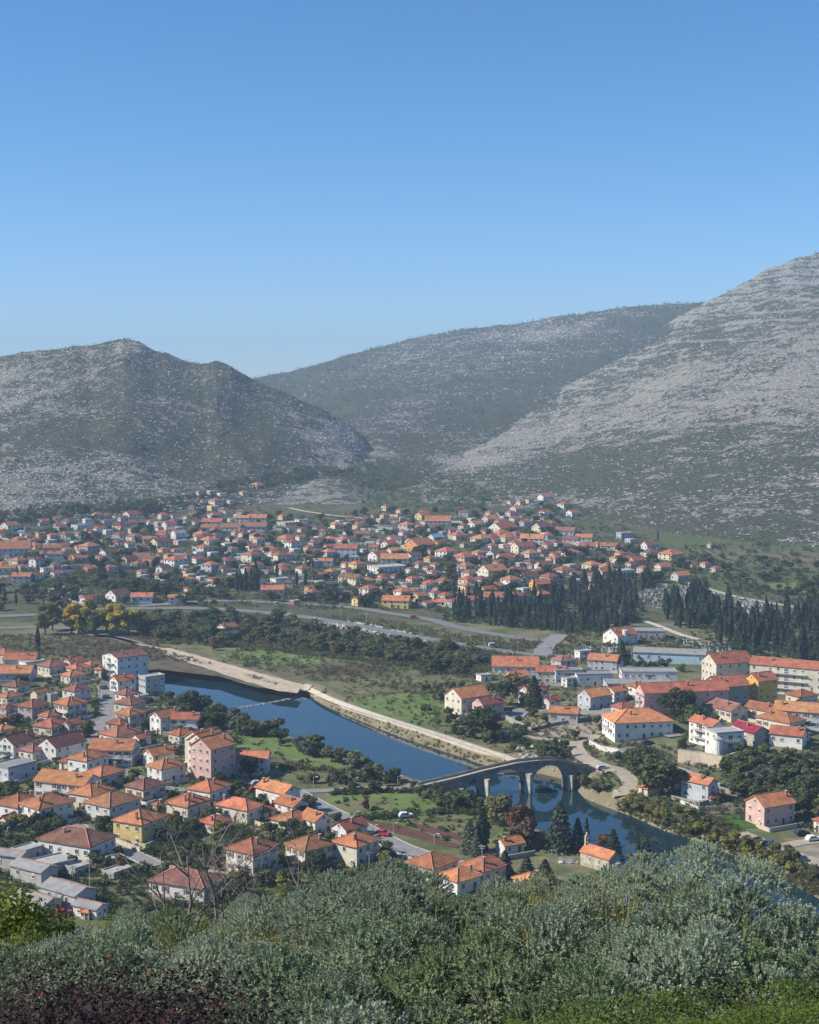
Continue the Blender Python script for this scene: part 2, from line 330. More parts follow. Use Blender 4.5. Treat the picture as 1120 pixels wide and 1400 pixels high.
    rockc = mix(ramp(nb, .3, .7), (.215, .205, .168), (.335, .322, .28)); rockc = mix(math_('MULTIPLY', ramp(nc_, .35, .65), .7), rockc, (.275, .25, .195))
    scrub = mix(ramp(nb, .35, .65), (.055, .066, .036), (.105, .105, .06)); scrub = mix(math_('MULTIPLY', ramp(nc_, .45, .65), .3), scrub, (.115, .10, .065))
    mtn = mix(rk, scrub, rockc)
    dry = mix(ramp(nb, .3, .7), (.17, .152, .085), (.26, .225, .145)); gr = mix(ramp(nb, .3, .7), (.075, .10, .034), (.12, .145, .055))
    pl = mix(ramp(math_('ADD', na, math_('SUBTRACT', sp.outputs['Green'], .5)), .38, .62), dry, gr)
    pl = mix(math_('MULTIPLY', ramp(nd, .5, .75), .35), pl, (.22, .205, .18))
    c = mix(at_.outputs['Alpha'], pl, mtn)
    Lk.new(c, b.inputs['Base Color']); b.inputs['Roughness'].default_value = .95; b.inputs['Specular IOR Level'].default_value = .1
    bp = N.new('ShaderNodeBump'); bp.inputs['Distance'].default_value = 1.0
    Lk.new(math_('MULTIPLY', math_('ADD', math_('MULTIPLY', na, 5.), math_('ADD', math_('MULTIPLY', nb, 1.3), math_('MULTIPLY', rk, 1.2))), math_('ADD', math_('MULTIPLY', at_.outputs['Alpha'], .9), .1)), bp.inputs['Height']); Lk.new(bp.outputs[0], b.inputs['Normal'])
    me.materials.append(m)
    tag(link('ground', me), kind='structure')
    return X, Y, z, rock, reg, s
TX, TY, TZ, TROCK, TREG, TS = make_terrain()

# ------------------------------------------------------------------ water
def fill_poly(P, z, name, m, kind='structure', drape=0., step=None):
    """a sheet from a polygon; draped on the terrain when drape is given"""
    import bmesh
    bm = bmesh.new(); vs_ = [bm.verts.new((p[0], p[1], z)) for p in P]; ed = [bm.edges.new((vs_[i], vs_[(i + 1) % len(vs_)])) for i in range(len(vs_))]
    bmesh.ops.triangle_fill(bm, edges=ed, use_beauty=True)
    if drape:
        for k in range(3): bmesh.ops.subdivide_edges(bm, edges=[e for e in bm.edges if e.calc_length() > (step or 5)], cuts=1, use_grid_fill=False); bmesh.ops.triangulate(bm, faces=bm.faces[:])
        xs = np.array([v.co.x for v in bm.verts]); ys = np.array([v.co.y for v in bm.verts]); zz = terrain(xs, ys)
        for v, h in zip(bm.verts, zz): v.co.z = h + drape
    bmesh.ops.recalc_face_normals(bm, faces=bm.faces[:])
    me = bpy.data.meshes.new(name); bm.to_mesh(me); bm.free(); me.materials.append(m)
    if len(me.polygons) and me.polygons[0].normal.z < 0: me.flip_normals()
    return tag(link(name, me), kind=kind)
wm, nt, b = nodes('river_water'); N, Lk = nt.nodes, nt.links
b.inputs['Base Color'].default_value = (.010, .034, .052, 1); b.inputs['Roughness'].default_value = .035; b.inputs['IOR'].default_value = 1.5; b.inputs['Specular IOR Level'].default_value = .62
geo = N.new('ShaderNodeNewGeometry'); nz = N.new('ShaderNodeTexNoise'); nz.inputs['Scale'].default_value = .35; nz.inputs['Detail'].default_value = 4; mp = N.new('ShaderNodeMapping'); mp.inputs['Scale'].default_value = (1, .5, 1)
Lk.new(geo.outputs['Position'], mp.inputs['Vector']); Lk.new(mp.outputs[0], nz.inputs['Vector']); bp = N.new('ShaderNodeBump'); bp.inputs['Distance'].default_value = .012; Lk.new(nz.outputs['Fac'], bp.inputs['Height']); Lk.new(bp.outputs[0], b.inputs['Normal'])
n2 = N.new('ShaderNodeTexNoise'); n2.inputs['Scale'].default_value = .07; n2.inputs['Detail'].default_value = 7; Lk.new(geo.outputs['Position'], n2.inputs['Vector'])
rp = N.new('ShaderNodeValToRGB'); rp.color_ramp.elements[0].position = .60; rp.color_ramp.elements[1].position = .74; rp.color_ramp.elements[0].color = (.012, .034, .046, 1); rp.color_ramp.elements[1].color = (.05, .055, .03, 1)
Lk.new(n2.outputs['Fac'], rp.inputs[0]); Lk.new(rp.outputs[0], b.inputs['Base Color'])
def grow(P, d):
    c = np.array(P); n = len(c); out = []
    for i in range(n):
        t = c[(i + 1) % n] - c[i - 1]; t /= (np.hypot(*t) + 1e-9); out.append((c[i][0] + t[1] * d, c[i][1] - t[0] * d))
    return out
area = sum(a[0] * b_[1] - b_[0] * a[1] for a, b_ in zip(RIVER, RIVER[1:] + RIVER[:1]))
fill_poly(grow(RIVER, 3.5 if area > 0 else -3.5), WATER_Z, 'river_water', wm)

# ------------------------------------------------------------------ fields (sheets lying on the plain)
def field(name, P, m, off=.05, slope=False):
    pts = []
    g = np.array([flat(*p) for p in P]) if not slope else np.array([at(*p)[:2] for p in P])
    for a, b_ in zip(g, np.roll(g, -1, 0)):
        n = max(2, int(np.hypot(*(b_ - a)) / 4))
        for k in range(n):
            q = a + (b_ - a) * k / n; pts.append(tuple(q + (RNG.random(2) - .5) * .9))
    return fill_poly(pts, off, name, m, drape=off if slope else 0.)
GR = mat('meadow_grass', (.125, .21, .045), .95, .3, .12, second=(.18, .225, .075), bump=.05, bscale=3)
GR2 = mat('meadow_grass_dry', (.155, .175, .065), .95, .3, .1, second=(.20, .18, .09), bump=.05, bscale=3)
GR3 = mat('meadow_olive', (.12, .14, .06), .95, .3, .09, second=(.165, .145, .08), bump=.05, bscale=3)
PL = mat('ploughed_soil', (.12, .06, .04), .95, .25, .4, bump=.08, bscale=2)
MARSH = mat('marsh_reed', (.115, .098, .058), .95, .35, .15, second=(.16, .13, .08), bump=.15, bscale=1.5)
LAWN = mat('lawn', (.05, .12, .02), .95, .2, .4)
SAND = mat('pale_sandy_earth', (.50, .40, .29), .95, .18, .25, bump=.05, bscale=1)
field('meadow', [(315, 1000), (345, 996), (400, 1012), (440, 1030), (470, 1048), (455, 1052), (400, 1046), (330, 1044), (318, 1020)], GR)
field('meadow', [(330, 1046), (400, 1048), (470, 1054), (540, 1066), (560, 1072), (500, 1076), (450, 1075), (380, 1066)], GR2, .06)
field('meadow', [(448, 1088), (500, 1082), (590, 1082), (612, 1092), (600, 1108), (545, 1112), (490, 1118), (455, 1112), (446, 1100)], GR)
field('meadow', [(480, 1120), (545, 1114), (610, 1110), (655, 1112), (690, 1125), (700, 1150), (640, 1155), (560, 1132)], GR, .05)
field('vegetable_plot', [(452, 1100), (500, 1092), (540, 1098), (530, 1108), (480, 1112)], GR2, .09)
field('vegetable_plot', [(640, 1120), (668, 1118), (686, 1132), (672, 1146), (650, 1140)], GR3, .09)
field('ploughed_strip', [(345, 1030), (385, 1034), (420, 1046), (395, 1048), (350, 1042)], GR3, .09)
field('vegetable_plot', [(560, 1120), (610, 1113), (650, 1120), (660, 1138), (620, 1146), (570, 1132)], GR2, .08)
field('ploughed_strip', [(500, 1122), (545, 1127), (600, 1146), (640, 1158), (622, 1160), (560, 1145), (515, 1131)], PL, .08)
field('ploughed_strip', [(560, 1124), (612, 1136), (640, 1146), (630, 1150), (590, 1139), (556, 1129)], PL, .11)
field('meadow', [(300, 895), (350, 888), (420, 897), (450, 900), (440, 908), (370, 908), (320, 904)], GR, .06)
field('ploughed_strip', [(420, 918), (470, 911), (520, 915), (500, 923), (440, 924)], PL, .10)
field('meadow', [(350, 912), (440, 906), (530, 910), (535, 922), (480, 930), (430, 932), (385, 926)], GR3, .05)
field('meadow', [(440, 934), (540, 924), (620, 930), (615, 945), (540, 945), (470, 945)], GR2, .06)
field('meadow', [(480, 958), (540, 948), (600, 945), (625, 960), (640, 990), (650, 1008), (600, 1003), (550, 985), (500, 972)], GR, .07)
field('meadow', [(610, 990), (660, 1000), (720, 1008), (760, 1016), (720, 1016), (650, 1018)], GR3, .05)
field('marsh_bed', [(150, 888), (215, 880), (300, 905), (390, 942), (350, 940), (300, 925), (215, 915), (160, 920)], MARSH, .05)
field('marsh_bed', [(20, 885), (100, 872), (210, 872), (215, 880), (150, 895), (140, 905), (100, 900)], MARSH, .06)
field('bank_earth', [(222, 886), (240, 890), (300, 908), (360, 925), (412, 940), (408, 948), (380, 945), (330, 930), (270, 910), (226, 895)], SAND, .12)
field('meadow', [(940, 752), (1010, 748), (1120, 756), (1200, 760), (1200, 790), (1120, 782), (1040, 776), (980, 768)], GR3, .3, True)
field('meadow', [(1040, 800), (1120, 794), (1200, 796), (1200, 812), (1120, 812), (1060, 808)], GR, .3, True)
field('lawn', [(975, 1118), (1000, 1112), (1036, 1122), (1040, 1132), (1010, 1134), (985, 1128)], LAWN, .12, True)
field('bank_meadow', [(815, 1070), (838, 1064), (852, 1076), (850, 1090), (826, 1088)], GR, .12, True)
field('waste_ground', [(700, 998), (740, 985), (790, 980), (830, 984), (826, 1000), (800, 1010), (750, 1008)], mat('waste_ground', (.24, .20, .14), .95, .35, .12, second=(.38, .33, .25), bump=.1, bscale=1), .12, True)
field('waste_ground', [(1060, 1160), (1120, 1150), (1160, 1150), (1160, 1190), (1120, 1185)], M['waste_ground'], .12, True)

# ------------------------------------------------------------------ roads and paths
ROADS = []
def road(name, P, w, m, off=.14, n=6, kerb=None, dash=False, world=False, cross=3):
    g = P if world else [at(*p)[:2] for p in P]
    g = smooth_line(g, n); ROADS.append((g, w / 2)); c = np.array(g); t = np.gradient(c, axis=0); t /= np.hypot(t[:, 0], t[:, 1])[:, None] + 1e-9; nn = np.stack([-t[:, 1], t[:, 0]], 1)
    ks = np.linspace(-.5, .5, cross); V = np.concatenate([c + nn * w * k for k in ks]); z = terrain(V[:, 0], V[:, 1]) ; n_ = len(c)
    zc = z.reshape(cross, n_); zc = np.maximum(zc, zc.mean(0) if False else zc); zz = (np.maximum.reduce([zc[0], zc[-1], zc[cross // 2]])[None] * .6 + zc * .4 + off).ravel()
    q = [(k * n_ + i, k * n_ + i + 1, (k + 1) * n_ + i + 1, (k + 1) * n_ + i) for k in range(cross - 1) for i in range(n_ - 1)]
    me = np_mesh(name, np.column_stack([V, zz]), np.array(q)[:, ::-1], [m]); tag(link(name, me), kind='structure')
    if kerb:
        for k, sg in ((0, -1), (cross - 1, 1)):
            mb = MB(); a = c + nn * w * ks[k]; zb = zz.reshape(cross, n_)[k]
            for i in range(n_ - 1):
                p0 = (*a[i], zb[i]); p1 = (*a[i + 1], zb[i + 1]); o0 = (*(a[i] + nn[i] * sg * .35), zb[i]); o1 = (*(a[i + 1] + nn[i + 1] * sg * .35), zb[i + 1])
                up = lambda p, h: (p[0], p[1], p[2] + h)
                mb.face([up(p0, .13), up(p1, .13), up(o1, .13), up(o0, .13)]); mb.face([up(p0, -.1), up(p1, -.1), up(p1, .13), up(p0, .13)]); mb.face([up(o0, -.4), up(o1, -.4), up(o1, .13), up(o0, .13)])
            tag(link('kerb', mb.mesh('kerb', kerb)), kind='structure')
    if dash:
        mb = MB(); zb = zz.reshape(cross, n_)[cross // 2]; acc = 0
        for i in range(n_ - 1):
            L_ = np.hypot(*(c[i + 1] - c[i])); acc += L_
            if acc > 8 and L_ > .5:
                acc = 0; d = t[i] * min(3, L_); m_ = nn[i] * .09; p = c[i]
                mb.face([(*(p - m_), zb[i] + .02), (*(p + m_), zb[i] + .02), (*(p + d + m_), zb[i] + .02 + (zb[i + 1] - zb[i]) * min(3, L_) / L_), (*(p + d - m_), zb[i] + .02 + (zb[i + 1] - zb[i]) * min(3, L_) / L_)])
        if mb.v: tag(link('road_marking', mb.mesh('road_marking', mat('road_paint', (.7, .7, .68), .7, .1, 2))), kind='structure')
    return c, nn, zz.reshape(cross, n_)
ASPH = mat('asphalt_worn', (.20, .195, .185), .9, .15, .3, bump=.01)
ASPH2 = mat('asphalt_grey', (.26, .25, .24), .9, .15, .3)
GRAV = mat('gravel_track', (.40, .34, .26), .95, .2, .4, bump=.03, bscale=2)
LEV = mat('levee_concrete', (.56, .49, .39), .9, .15, .3, bump=.02)
road('main_road', [(-60, 846), (0, 843), (60, 840), (130, 834), (200, 832), (300, 833), (400, 842), (450, 849), (510, 860), (560, 870), (620, 880), (680, 890), (740, 897), (780, 898), (850, 899), (950, 905), (1120, 910), (1200, 913)], 9, ASPH, .25, dash=True)
road('upper_road', [(190, 829), (300, 822), (400, 826), (480, 831), (540, 840), (590, 848), (625, 858), (690, 870), (740, 876), (765, 871)], 8, ASPH, .3)
road('road', [(-60, 861), (0, 859), (60, 858), (95, 860), (140, 868), (190, 880)], 7, ASPH, .2)
road('gravel_track', [(95, 864), (120, 867), (160, 873), (190, 881), (222, 888)], 3.5, GRAV, .2)
road('side_road', [(765, 868), (757, 876), (745, 886), (742, 897)], 9, ASPH2, .32)
road('embankment_path', [(225, 887), (262, 897), (310, 911), (360, 925), (405, 938), (425, 942)], 5.0, mat('embankment_stone', (.52, .42, .30), .95, .2, .3, bump=.05, bscale=1.2), .25)
LEVEE = road('levee_path', [(418, 937), (428, 948), (450, 958), (490, 972), (540, 987), (600, 1005), (650, 1022), (690, 1037), (720, 1046)], 2.6, LEV, .35)
road('street', [(146, 935), (148, 950), (150, 970), (145, 985), (128, 1000), (122, 1012)], 7, ASPH2, .16, kerb=CONC)
road('lane', [(122, 1012), (140, 1035), (165, 1052), (185, 1062), (230, 1078), (260, 1080)], 4, ASPH2, .15)
road('lane', [(60, 1118), (100, 1128), (140, 1148), (185, 1170), (215, 1184)], 4.5, ASPH2, .15, kerb=CONC)
road('street', [(318, 1052), (340, 1070), (380, 1080), (400, 1082), (450, 1081), (480, 1078), (520, 1078), (560, 1076), (592, 1073)], 4.2, ASPH2, .17)
road('lower_road', [(400, 1083), (440, 1105), (475, 1122), (510, 1140), (545, 1158), (590, 1174), (640, 1188), (700, 1206), (760, 1222), (840, 1240)], 6.5, ASPH2, .18, kerb=CONC)
road('lane', [(60, 1215), (90, 1228), (120, 1248)], 4, GRAV, .15)
road('lane', [(220, 1185), (270, 1190), (330, 1198), (400, 1188), (440, 1170)], 3.2, GRAV, .15)
road('gravel_track', [(690, 1003), (720, 1008), (760, 1013), (786, 1016), (808, 1012), (815, 1006)], 3.5, GRAV, .2)
road('dirt_road', [(786, 1016), (790, 1028), (806, 1042), (826, 1050), (848, 1056), (860, 1066), (862, 1076), (852, 1084), (838, 1086)], 5.5, GRAV, .2)
road('bridge_approach', [(818, 1057), (828, 1054), (842, 1054)], 4.5, GRAV, .26)
road('street', [(700, 985), (720, 970), (770, 972), (810, 975), (835, 972), (830, 962), (800, 955)], 6, ASPH2, .2, kerb=CONC)
road('street', [(835, 972), (880, 985), (905, 1000), (925, 1008)], 6, ASPH2, .2)
road('riverside_road', [(1010, 1140), (1040, 1152), (1075, 1166), (1110, 1178), (1180, 1200)], 6, GRAV, .2)
road('riverside_road', [(1130, 1150), (1100, 1152), (1068, 1158)], 4, GRAV, .22)
road('cemetery_lane', [(938, 797), (970, 806), (1010, 817), (1060, 826), (1120, 836)], 4, mat('pale_lane', (.48, .42, .33), .9, .15, .3), .3)
road('gravel_track', [(880, 849), (905, 858), (930, 868), (955, 875)], 4, LEV, .3)
road('village_street', [(395, 695), (420, 700), (460, 706), (500, 710), (520, 722)], 4, LEV, .4)
road('village_street', [(260, 800), (290, 803), (320, 797), (355, 800)], 4.5, ASPH2, .4)

# ================================================================== HOUSES
WALLN = dict(i='ivory', n='pale grey', w='white', c='cream', y='yellow', o='orange', p='pink', g='grey', b='blue-grey', s='stone', r='magenta', a='amber', k='pale blue', e='olive-grey')
ROOFN = dict(o='bright orange', r='terracotta', d='dull red', c='clay-red', b='brown', g='grey', k='blue', m='crimson', l='pale orange')
_wc = {}
def window_mesh(w, h, near, style=0):
    k = (round(w, 1), round(h, 1), near, style)
    if k not in _wc:
        mb = MB(); mb.box((0, -.02, 0), (w, .06, h), 1)
        if near:
            fr = .09
            for x in (-w / 2, w / 2): mb.box((x, -.045, 0), (fr, .11, h + fr), 0)
            for z in (-h / 2, h / 2): mb.box((0, -.045, z), (w - fr, .105, fr), 0)
            if style == 1:
                for x in (-1, 1): mb.box((x * (w * .78), -.05, 0), (w * .45, .06, h + .05), 2)
            elif style == 2: mb.box((0, -.06, h * .26), (w - fr, .05, h * .48 - fr), 2)
            mb.box((0, -.05, 0), (.06, .06, h - fr), 0); mb.box((0, -.09, -h / 2 - .06), (w + .25, .2, .05), 0)
        else:
            mb.box((0, -.04, -h / 2 - .05), (w + .2, .12, .08), 0); mb.box((0, -.04, h / 2 + .05), (w + .2, .1, .08), 0)
        _wc[k] = mb.mesh('window', FRAME, GLASS, SHUT[style])
    return _wc[k]
SHUT = [FRAME, mat('shutter_wood', (.20, .10, .055), .8, .2, 3), mat('roller_blind', (.60, .58, .53), .7, .05, 2)]
def door_mesh():
    if 'door' not in _wc:
        mb = MB(); mb.box((0, -.03, 1.0), (.95, .08, 2.0), 0); mb.box((0, -.05, 2.06), (1.2, .14, .12), 1); mb.box((-.54, -.05, 1.0), (.1, .14, 2.0), 1); mb.box((.54, -.05, 1.0), (.1, .14, 2.0), 1); mb.box((.33, -.09, 1.0), (.05, .06, .12), 1)
        _wc['door'] = mb.mesh('door', BROWNWOOD, FRAME)
    return _wc['door']
def rail_mesh(w):
    k = ('rail', round(w, 1))
    if k not in _wc:
        mb = MB()
        for z in (.12, 1.0): mb.box((0, 0, z), (w, .06, .07))
        n = max(3, int(w / .35))
        for i in range(n + 1): mb.box((-w / 2 + w * i / n, 0, .55), (.05, .05, .84))
        _wc[k] = mb.mesh('railing', FRAME)
    return _wc[k]
FOOT = []                                          # (x, y, radius) of everything built, so trees keep clear
HOUSES = []
ROT = dict(g=38, G=-9, h=43, f=33, L=-43, H=-40); ASP = dict(g=1.3, G=1.55, h=1.12, f=1.35, L=1.75, H=1.6)
def chimney(parent, x, y, z, h=1.5, cap=True):
    mb = MB(); mb.box((x, y, z + h / 2 - .5), (.6, .5, h + 1.0)); o = link('chimney', mb.mesh('chimney', CHIM), parent)
    if cap:
        m2 = MB(); m2.box((x, y, z + h + .06), (.85, .75, .12)); link('chimney_cap', m2.mesh('chimney_cap', CONC), parent)
    return o
def house(px, py, wpx, typ, wall, roof, st=1.6, near=True, label=None, cat='house', name=None, asp=None, rot=None, pitch=None, win=None, balc=None, hmul=1., pos=None, wid=None, chim=None, seed=None):
    rr = random.Random(int(px * 31 + py * 17)); g = pos or at(px, py); D = math.hypot(g[0], g[1])
    if roof == 'r' and not label: roof = rr.choice('rrrcdo')
    if wall == 'w' and not label and typ != 'f': wall = rr.choice('wwwiin')
    th = R((rot if rot is not None else ROT[typ] + rr.uniform(-9, 9))); asp = asp or ASP[typ] * rr.uniform(.92, 1.1)
    # rotate with the viewing azimuth so that the faces turn to the camera as in the photograph
    th -= math.atan2(g[0], g[1]); ca, sa = abs(math.cos(th + math.atan2(g[0], g[1]))), abs(math.sin(th + math.atan2(g[0], g[1])))
    W = wid or wpx * (1.21 if near else 1.44) / F * D; oh = .45 if near else .4
    if typ == 'f': oh = .12
    b = max(2.2, W / (asp * ca + sa) - 2 * oh); a = max(2.4, asp * (W / (asp * ca + sa)) - 2 * oh)
    hs = float(np.clip(W / 11.5, .72, 1.15)); h = (st * 2.35 + .3) * hs * hmul * (1 if near else .8)
    half = (a * sa + b * ca) / 2 * .8; vx, vy = g[0] / D, g[1] / D
    cx, cy_ = g[0] + vx * half, g[1] + vy * half; gz = float(terrain(np.array([cx]), np.array([cy_]))[0]); gz = min(g[2], gz) if near else g[2]
    FOOT.append((cx, cy_, max(a, b) / 2 + .6))
    nm = name or {'f': 'flat_roofed_house', 'h': 'hip_roofed_house', 'H': 'hip_roofed_house'}.get(typ, 'gabled_house')
    root = empty(nm, (cx, cy_, gz), th)
    hx, hy = a / 2, b / 2; tanp = math.tan(R(pitch if pitch is not None else {'g': 31, 'G': 27, 'L': 27, 'h': 25, 'H': 25}.get(typ, 0))); base = -1.6
    mb = MB(); wl_ = WALL[wall]
    for p0, p1 in (((-hx, -hy), (hx, -hy)), ((hx, -hy), (hx, hy)), ((hx, hy), (-hx, hy)), ((-hx, hy), (-hx, -hy))):
        mb.face([(*p0, base), (*p1, base), (*p1, h), (*p0, h)])
    gab = typ in 'gGL'
    if gab:
        for x, s in ((-hx, 1), (hx, -1)): mb.face([(x, -hy * s, h), (x, hy * s, h), (x, 0, h + hy * tanp)][::-1])
    else: mb.face([(-hx, -hy, h), (hx, -hy, h), (hx, hy, h), (-hx, hy, h)])
    link('wall', mb.mesh('wall', wl_), root)
    rb = MB(); tk = .16; ridge_pts = []
    if gab:
        e = hy + oh; X = hx + oh * .8; zt = h + hy * tanp + tk; ze = h - oh * tanp + tk
        for s in (-1, 1):
            rb.face([(-X, s * e, ze), (X, s * e, ze), (X, 0, zt), (-X, 0, zt)]); rb.face([(-X, s * e, ze - tk * 1.4), (X, s * e, ze - tk * 1.4), (X, 0, zt - tk * 1.4), (-X, 0, zt - tk * 1.4)][::-1])
            rb.face([(-X, s * e, ze - tk * 1.4), (X, s * e, ze - tk * 1.4), (X, s * e, ze), (-X, s * e, ze)])
            for x in (-X, X): rb.face([(x, s * e, ze - tk * 1.4), (x, s * e, ze), (x, 0, zt), (x, 0, zt - tk * 1.4)])
        ridge_pts = [((-X, 0, zt), (X, 0, zt))]; top = zt
    elif typ in 'hH':
        ex, ey = hx + oh, hy + oh; ze = h + .05; rise = min(ex, ey) * tanp; zt = ze + rise
        rl = max(0.0, ex - ey) ; rlx, rly = (ex - ey, 0) if ex >= ey else (0, ey - ex); A, B = (-rlx, -rly, zt), (rlx, rly, zt)
        c = [(-ex, -ey), (ex, -ey), (ex, ey), (-ex, ey)]; k = [(*p, ze) for p in c]
        if ex >= ey:
            rb.face([k[0], k[1], B, A]); rb.face([k[1], k[2], B]); rb.face([k[2], k[3], A, B]); rb.face([k[3], k[0], A]); en = [A, B, B, A]
        else:
            rb.face([k[0], k[1], A]); rb.face([k[1], k[2], B, A]); rb.face([k[2], k[3], B]); rb.face([k[3], k[0], A, B]); en = [A, A, B, B]
        for i in range(4): p, q = c[i], c[(i + 1) % 4]; rb.face([(*p, ze - .18), (*q, ze - .18), (*q, ze), (*p, ze)])
        rb.face([(*p, ze - .18) for p in c[::-1]]); ridge_pts = [(k[i], en[i]) for i in range(4)] + ([(A, B)] if max(rlx, rly) > .3 else []); top = zt
    else:
        e = .18; rb.box((0, 0, h + .12), (a + 2 * e, b + 2 * e, .24)); top = h + .24
        for s in (-1, 1): rb.box((0, s * (hy + e - .1), h + .40), (a + 2 * e, .2, .32)); rb.box((s * (hx + e - .1), 0, h + .40), (.2, b + 2 * e - .4, .32))
    ro = link('roof', rb.mesh('roof', ROOF[roof] if typ != 'f' or roof != 'w' else CONC), root)
    if near and typ != 'f':
        m2 = MB()
        for p, q in ridge_pts:
            up = Vector((0, 0, .05)); m2.bar(Vector(p) + up, Vector(q) + up, .13, n=6)
        link('ridge_cap', m2.mesh('ridge_cap', RIDGE), ro)
    nch = chim if chim is not None else (1 if rr.random() < (.8 if near else .4) and typ != 'f' else 0)
    for i in range(nch): chimney(ro, rr.uniform(-.4, .4) * a, (-.22 if i == 0 else .25) * b, h + hy * tanp * .56, 1.1 * hs + .3, near)
    # windows and doors on the walls one can see
    cw, sw = math.cos(th), math.sin(th); fl = max(1, int(round(st - .15))); ww, wh = (1.0, 1.25) if near else (1.05, 1.2); ww *= min(1, hs + .1); wh *= min(1, hs + .05)
    walls = []
    for n_, L_, off in (((0, -1), a, hy), ((0, 1), a, hy), ((-1, 0), b, hx), ((1, 0), b, hx)):
        wx, wy = n_[0] * cw - n_[1] * sw, n_[0] * sw + n_[1] * cw
        if wx * -vx + wy * -vy > .12: walls.append((n_, L_, off, wx * -vx + wy * -vy))
    walls.sort(key=lambda q: -q[3]); has_door = False; shut = near and rr.random() < .3 and cat == 'house'
    for n_, L_, off, f in walls:
        ang = {(0, -1): 0, (0, 1): math.pi, (-1, 0): -math.pi / 2, (1, 0): math.pi / 2}[n_]
        n = win if win else max(1, int(L_ / (2.7 if near else 3.4)))
        for k in range(fl):
            zc = h * (k + .56) / fl if fl > 1 or h < 3.6 else h * .62
            for i in range(n):
                if rr.random() < .12: continue
                t = (i + .5) / n * L_ - L_ / 2
                if near and not has_door and k == 0 and i == n // 2 and not cat.startswith('apart'):
                    has_door = True; lx, ly = (n_[0] * off + (t if n_[0] == 0 else 0) * (-n_[1]), n_[1] * off + (t if n_[1] == 0 else 0) * n_[0]); link('door', door_mesh(), root, (lx, ly, .05), ang, (1, 1, min(1, h / 2.5))); continue
                lx = n_[0] * off + (t * -n_[1] if n_[0] == 0 else 0); ly = n_[1] * off + (t * n_[0] if n_[1] == 0 else 0)
                link('window', window_mesh(ww, wh, near, (1 if shut else (2 if rr.random() < .3 else 0)) if near else 0), root, (lx, ly, zc), ang)
        if gab and n_[0] != 0 and hy * tanp > 1.5:
            link('window', window_mesh(.8, .9, near), root, (n_[0] * off, 0, h + hy * tanp * .32), ang)
        bal = balc if balc is not None else (near and st >= 1.8 and rr.random() < .45)
        if bal and (n_, L_, off, f) == walls[0 if len(walls) < 2 else rr.randint(0, 1)]:
            for k in range(1, fl + (1 if fl == 1 else 0)):
                zb = h * k / fl - .05 if fl > 1 else h * .5
                bw = L_ * .55; d = 1.2; s_ = MB(); nx, ny = n_; s_.box((nx * (off + d / 2), ny * (off + d / 2), zb), (d if nx else bw, bw if nx else d, .16)); bo = link('balcony', s_.mesh('balcony', CONC), root)
                link('railing', rail_mesh(bw), bo, (nx * (off + d - .05), ny * (off + d - .05), zb + .08), ang)
                link('balcony_door', window_mesh(1.6, 2.0, True), root, (nx * off, ny * off, zb + 1.08), ang)
    HOUSES.append(dict(o=root, px=px, py=py - 6, wall=wall, roof=roof, typ=typ, st=st, near=near, label=label, cat=cat))
    root['category'] = cat
    return root

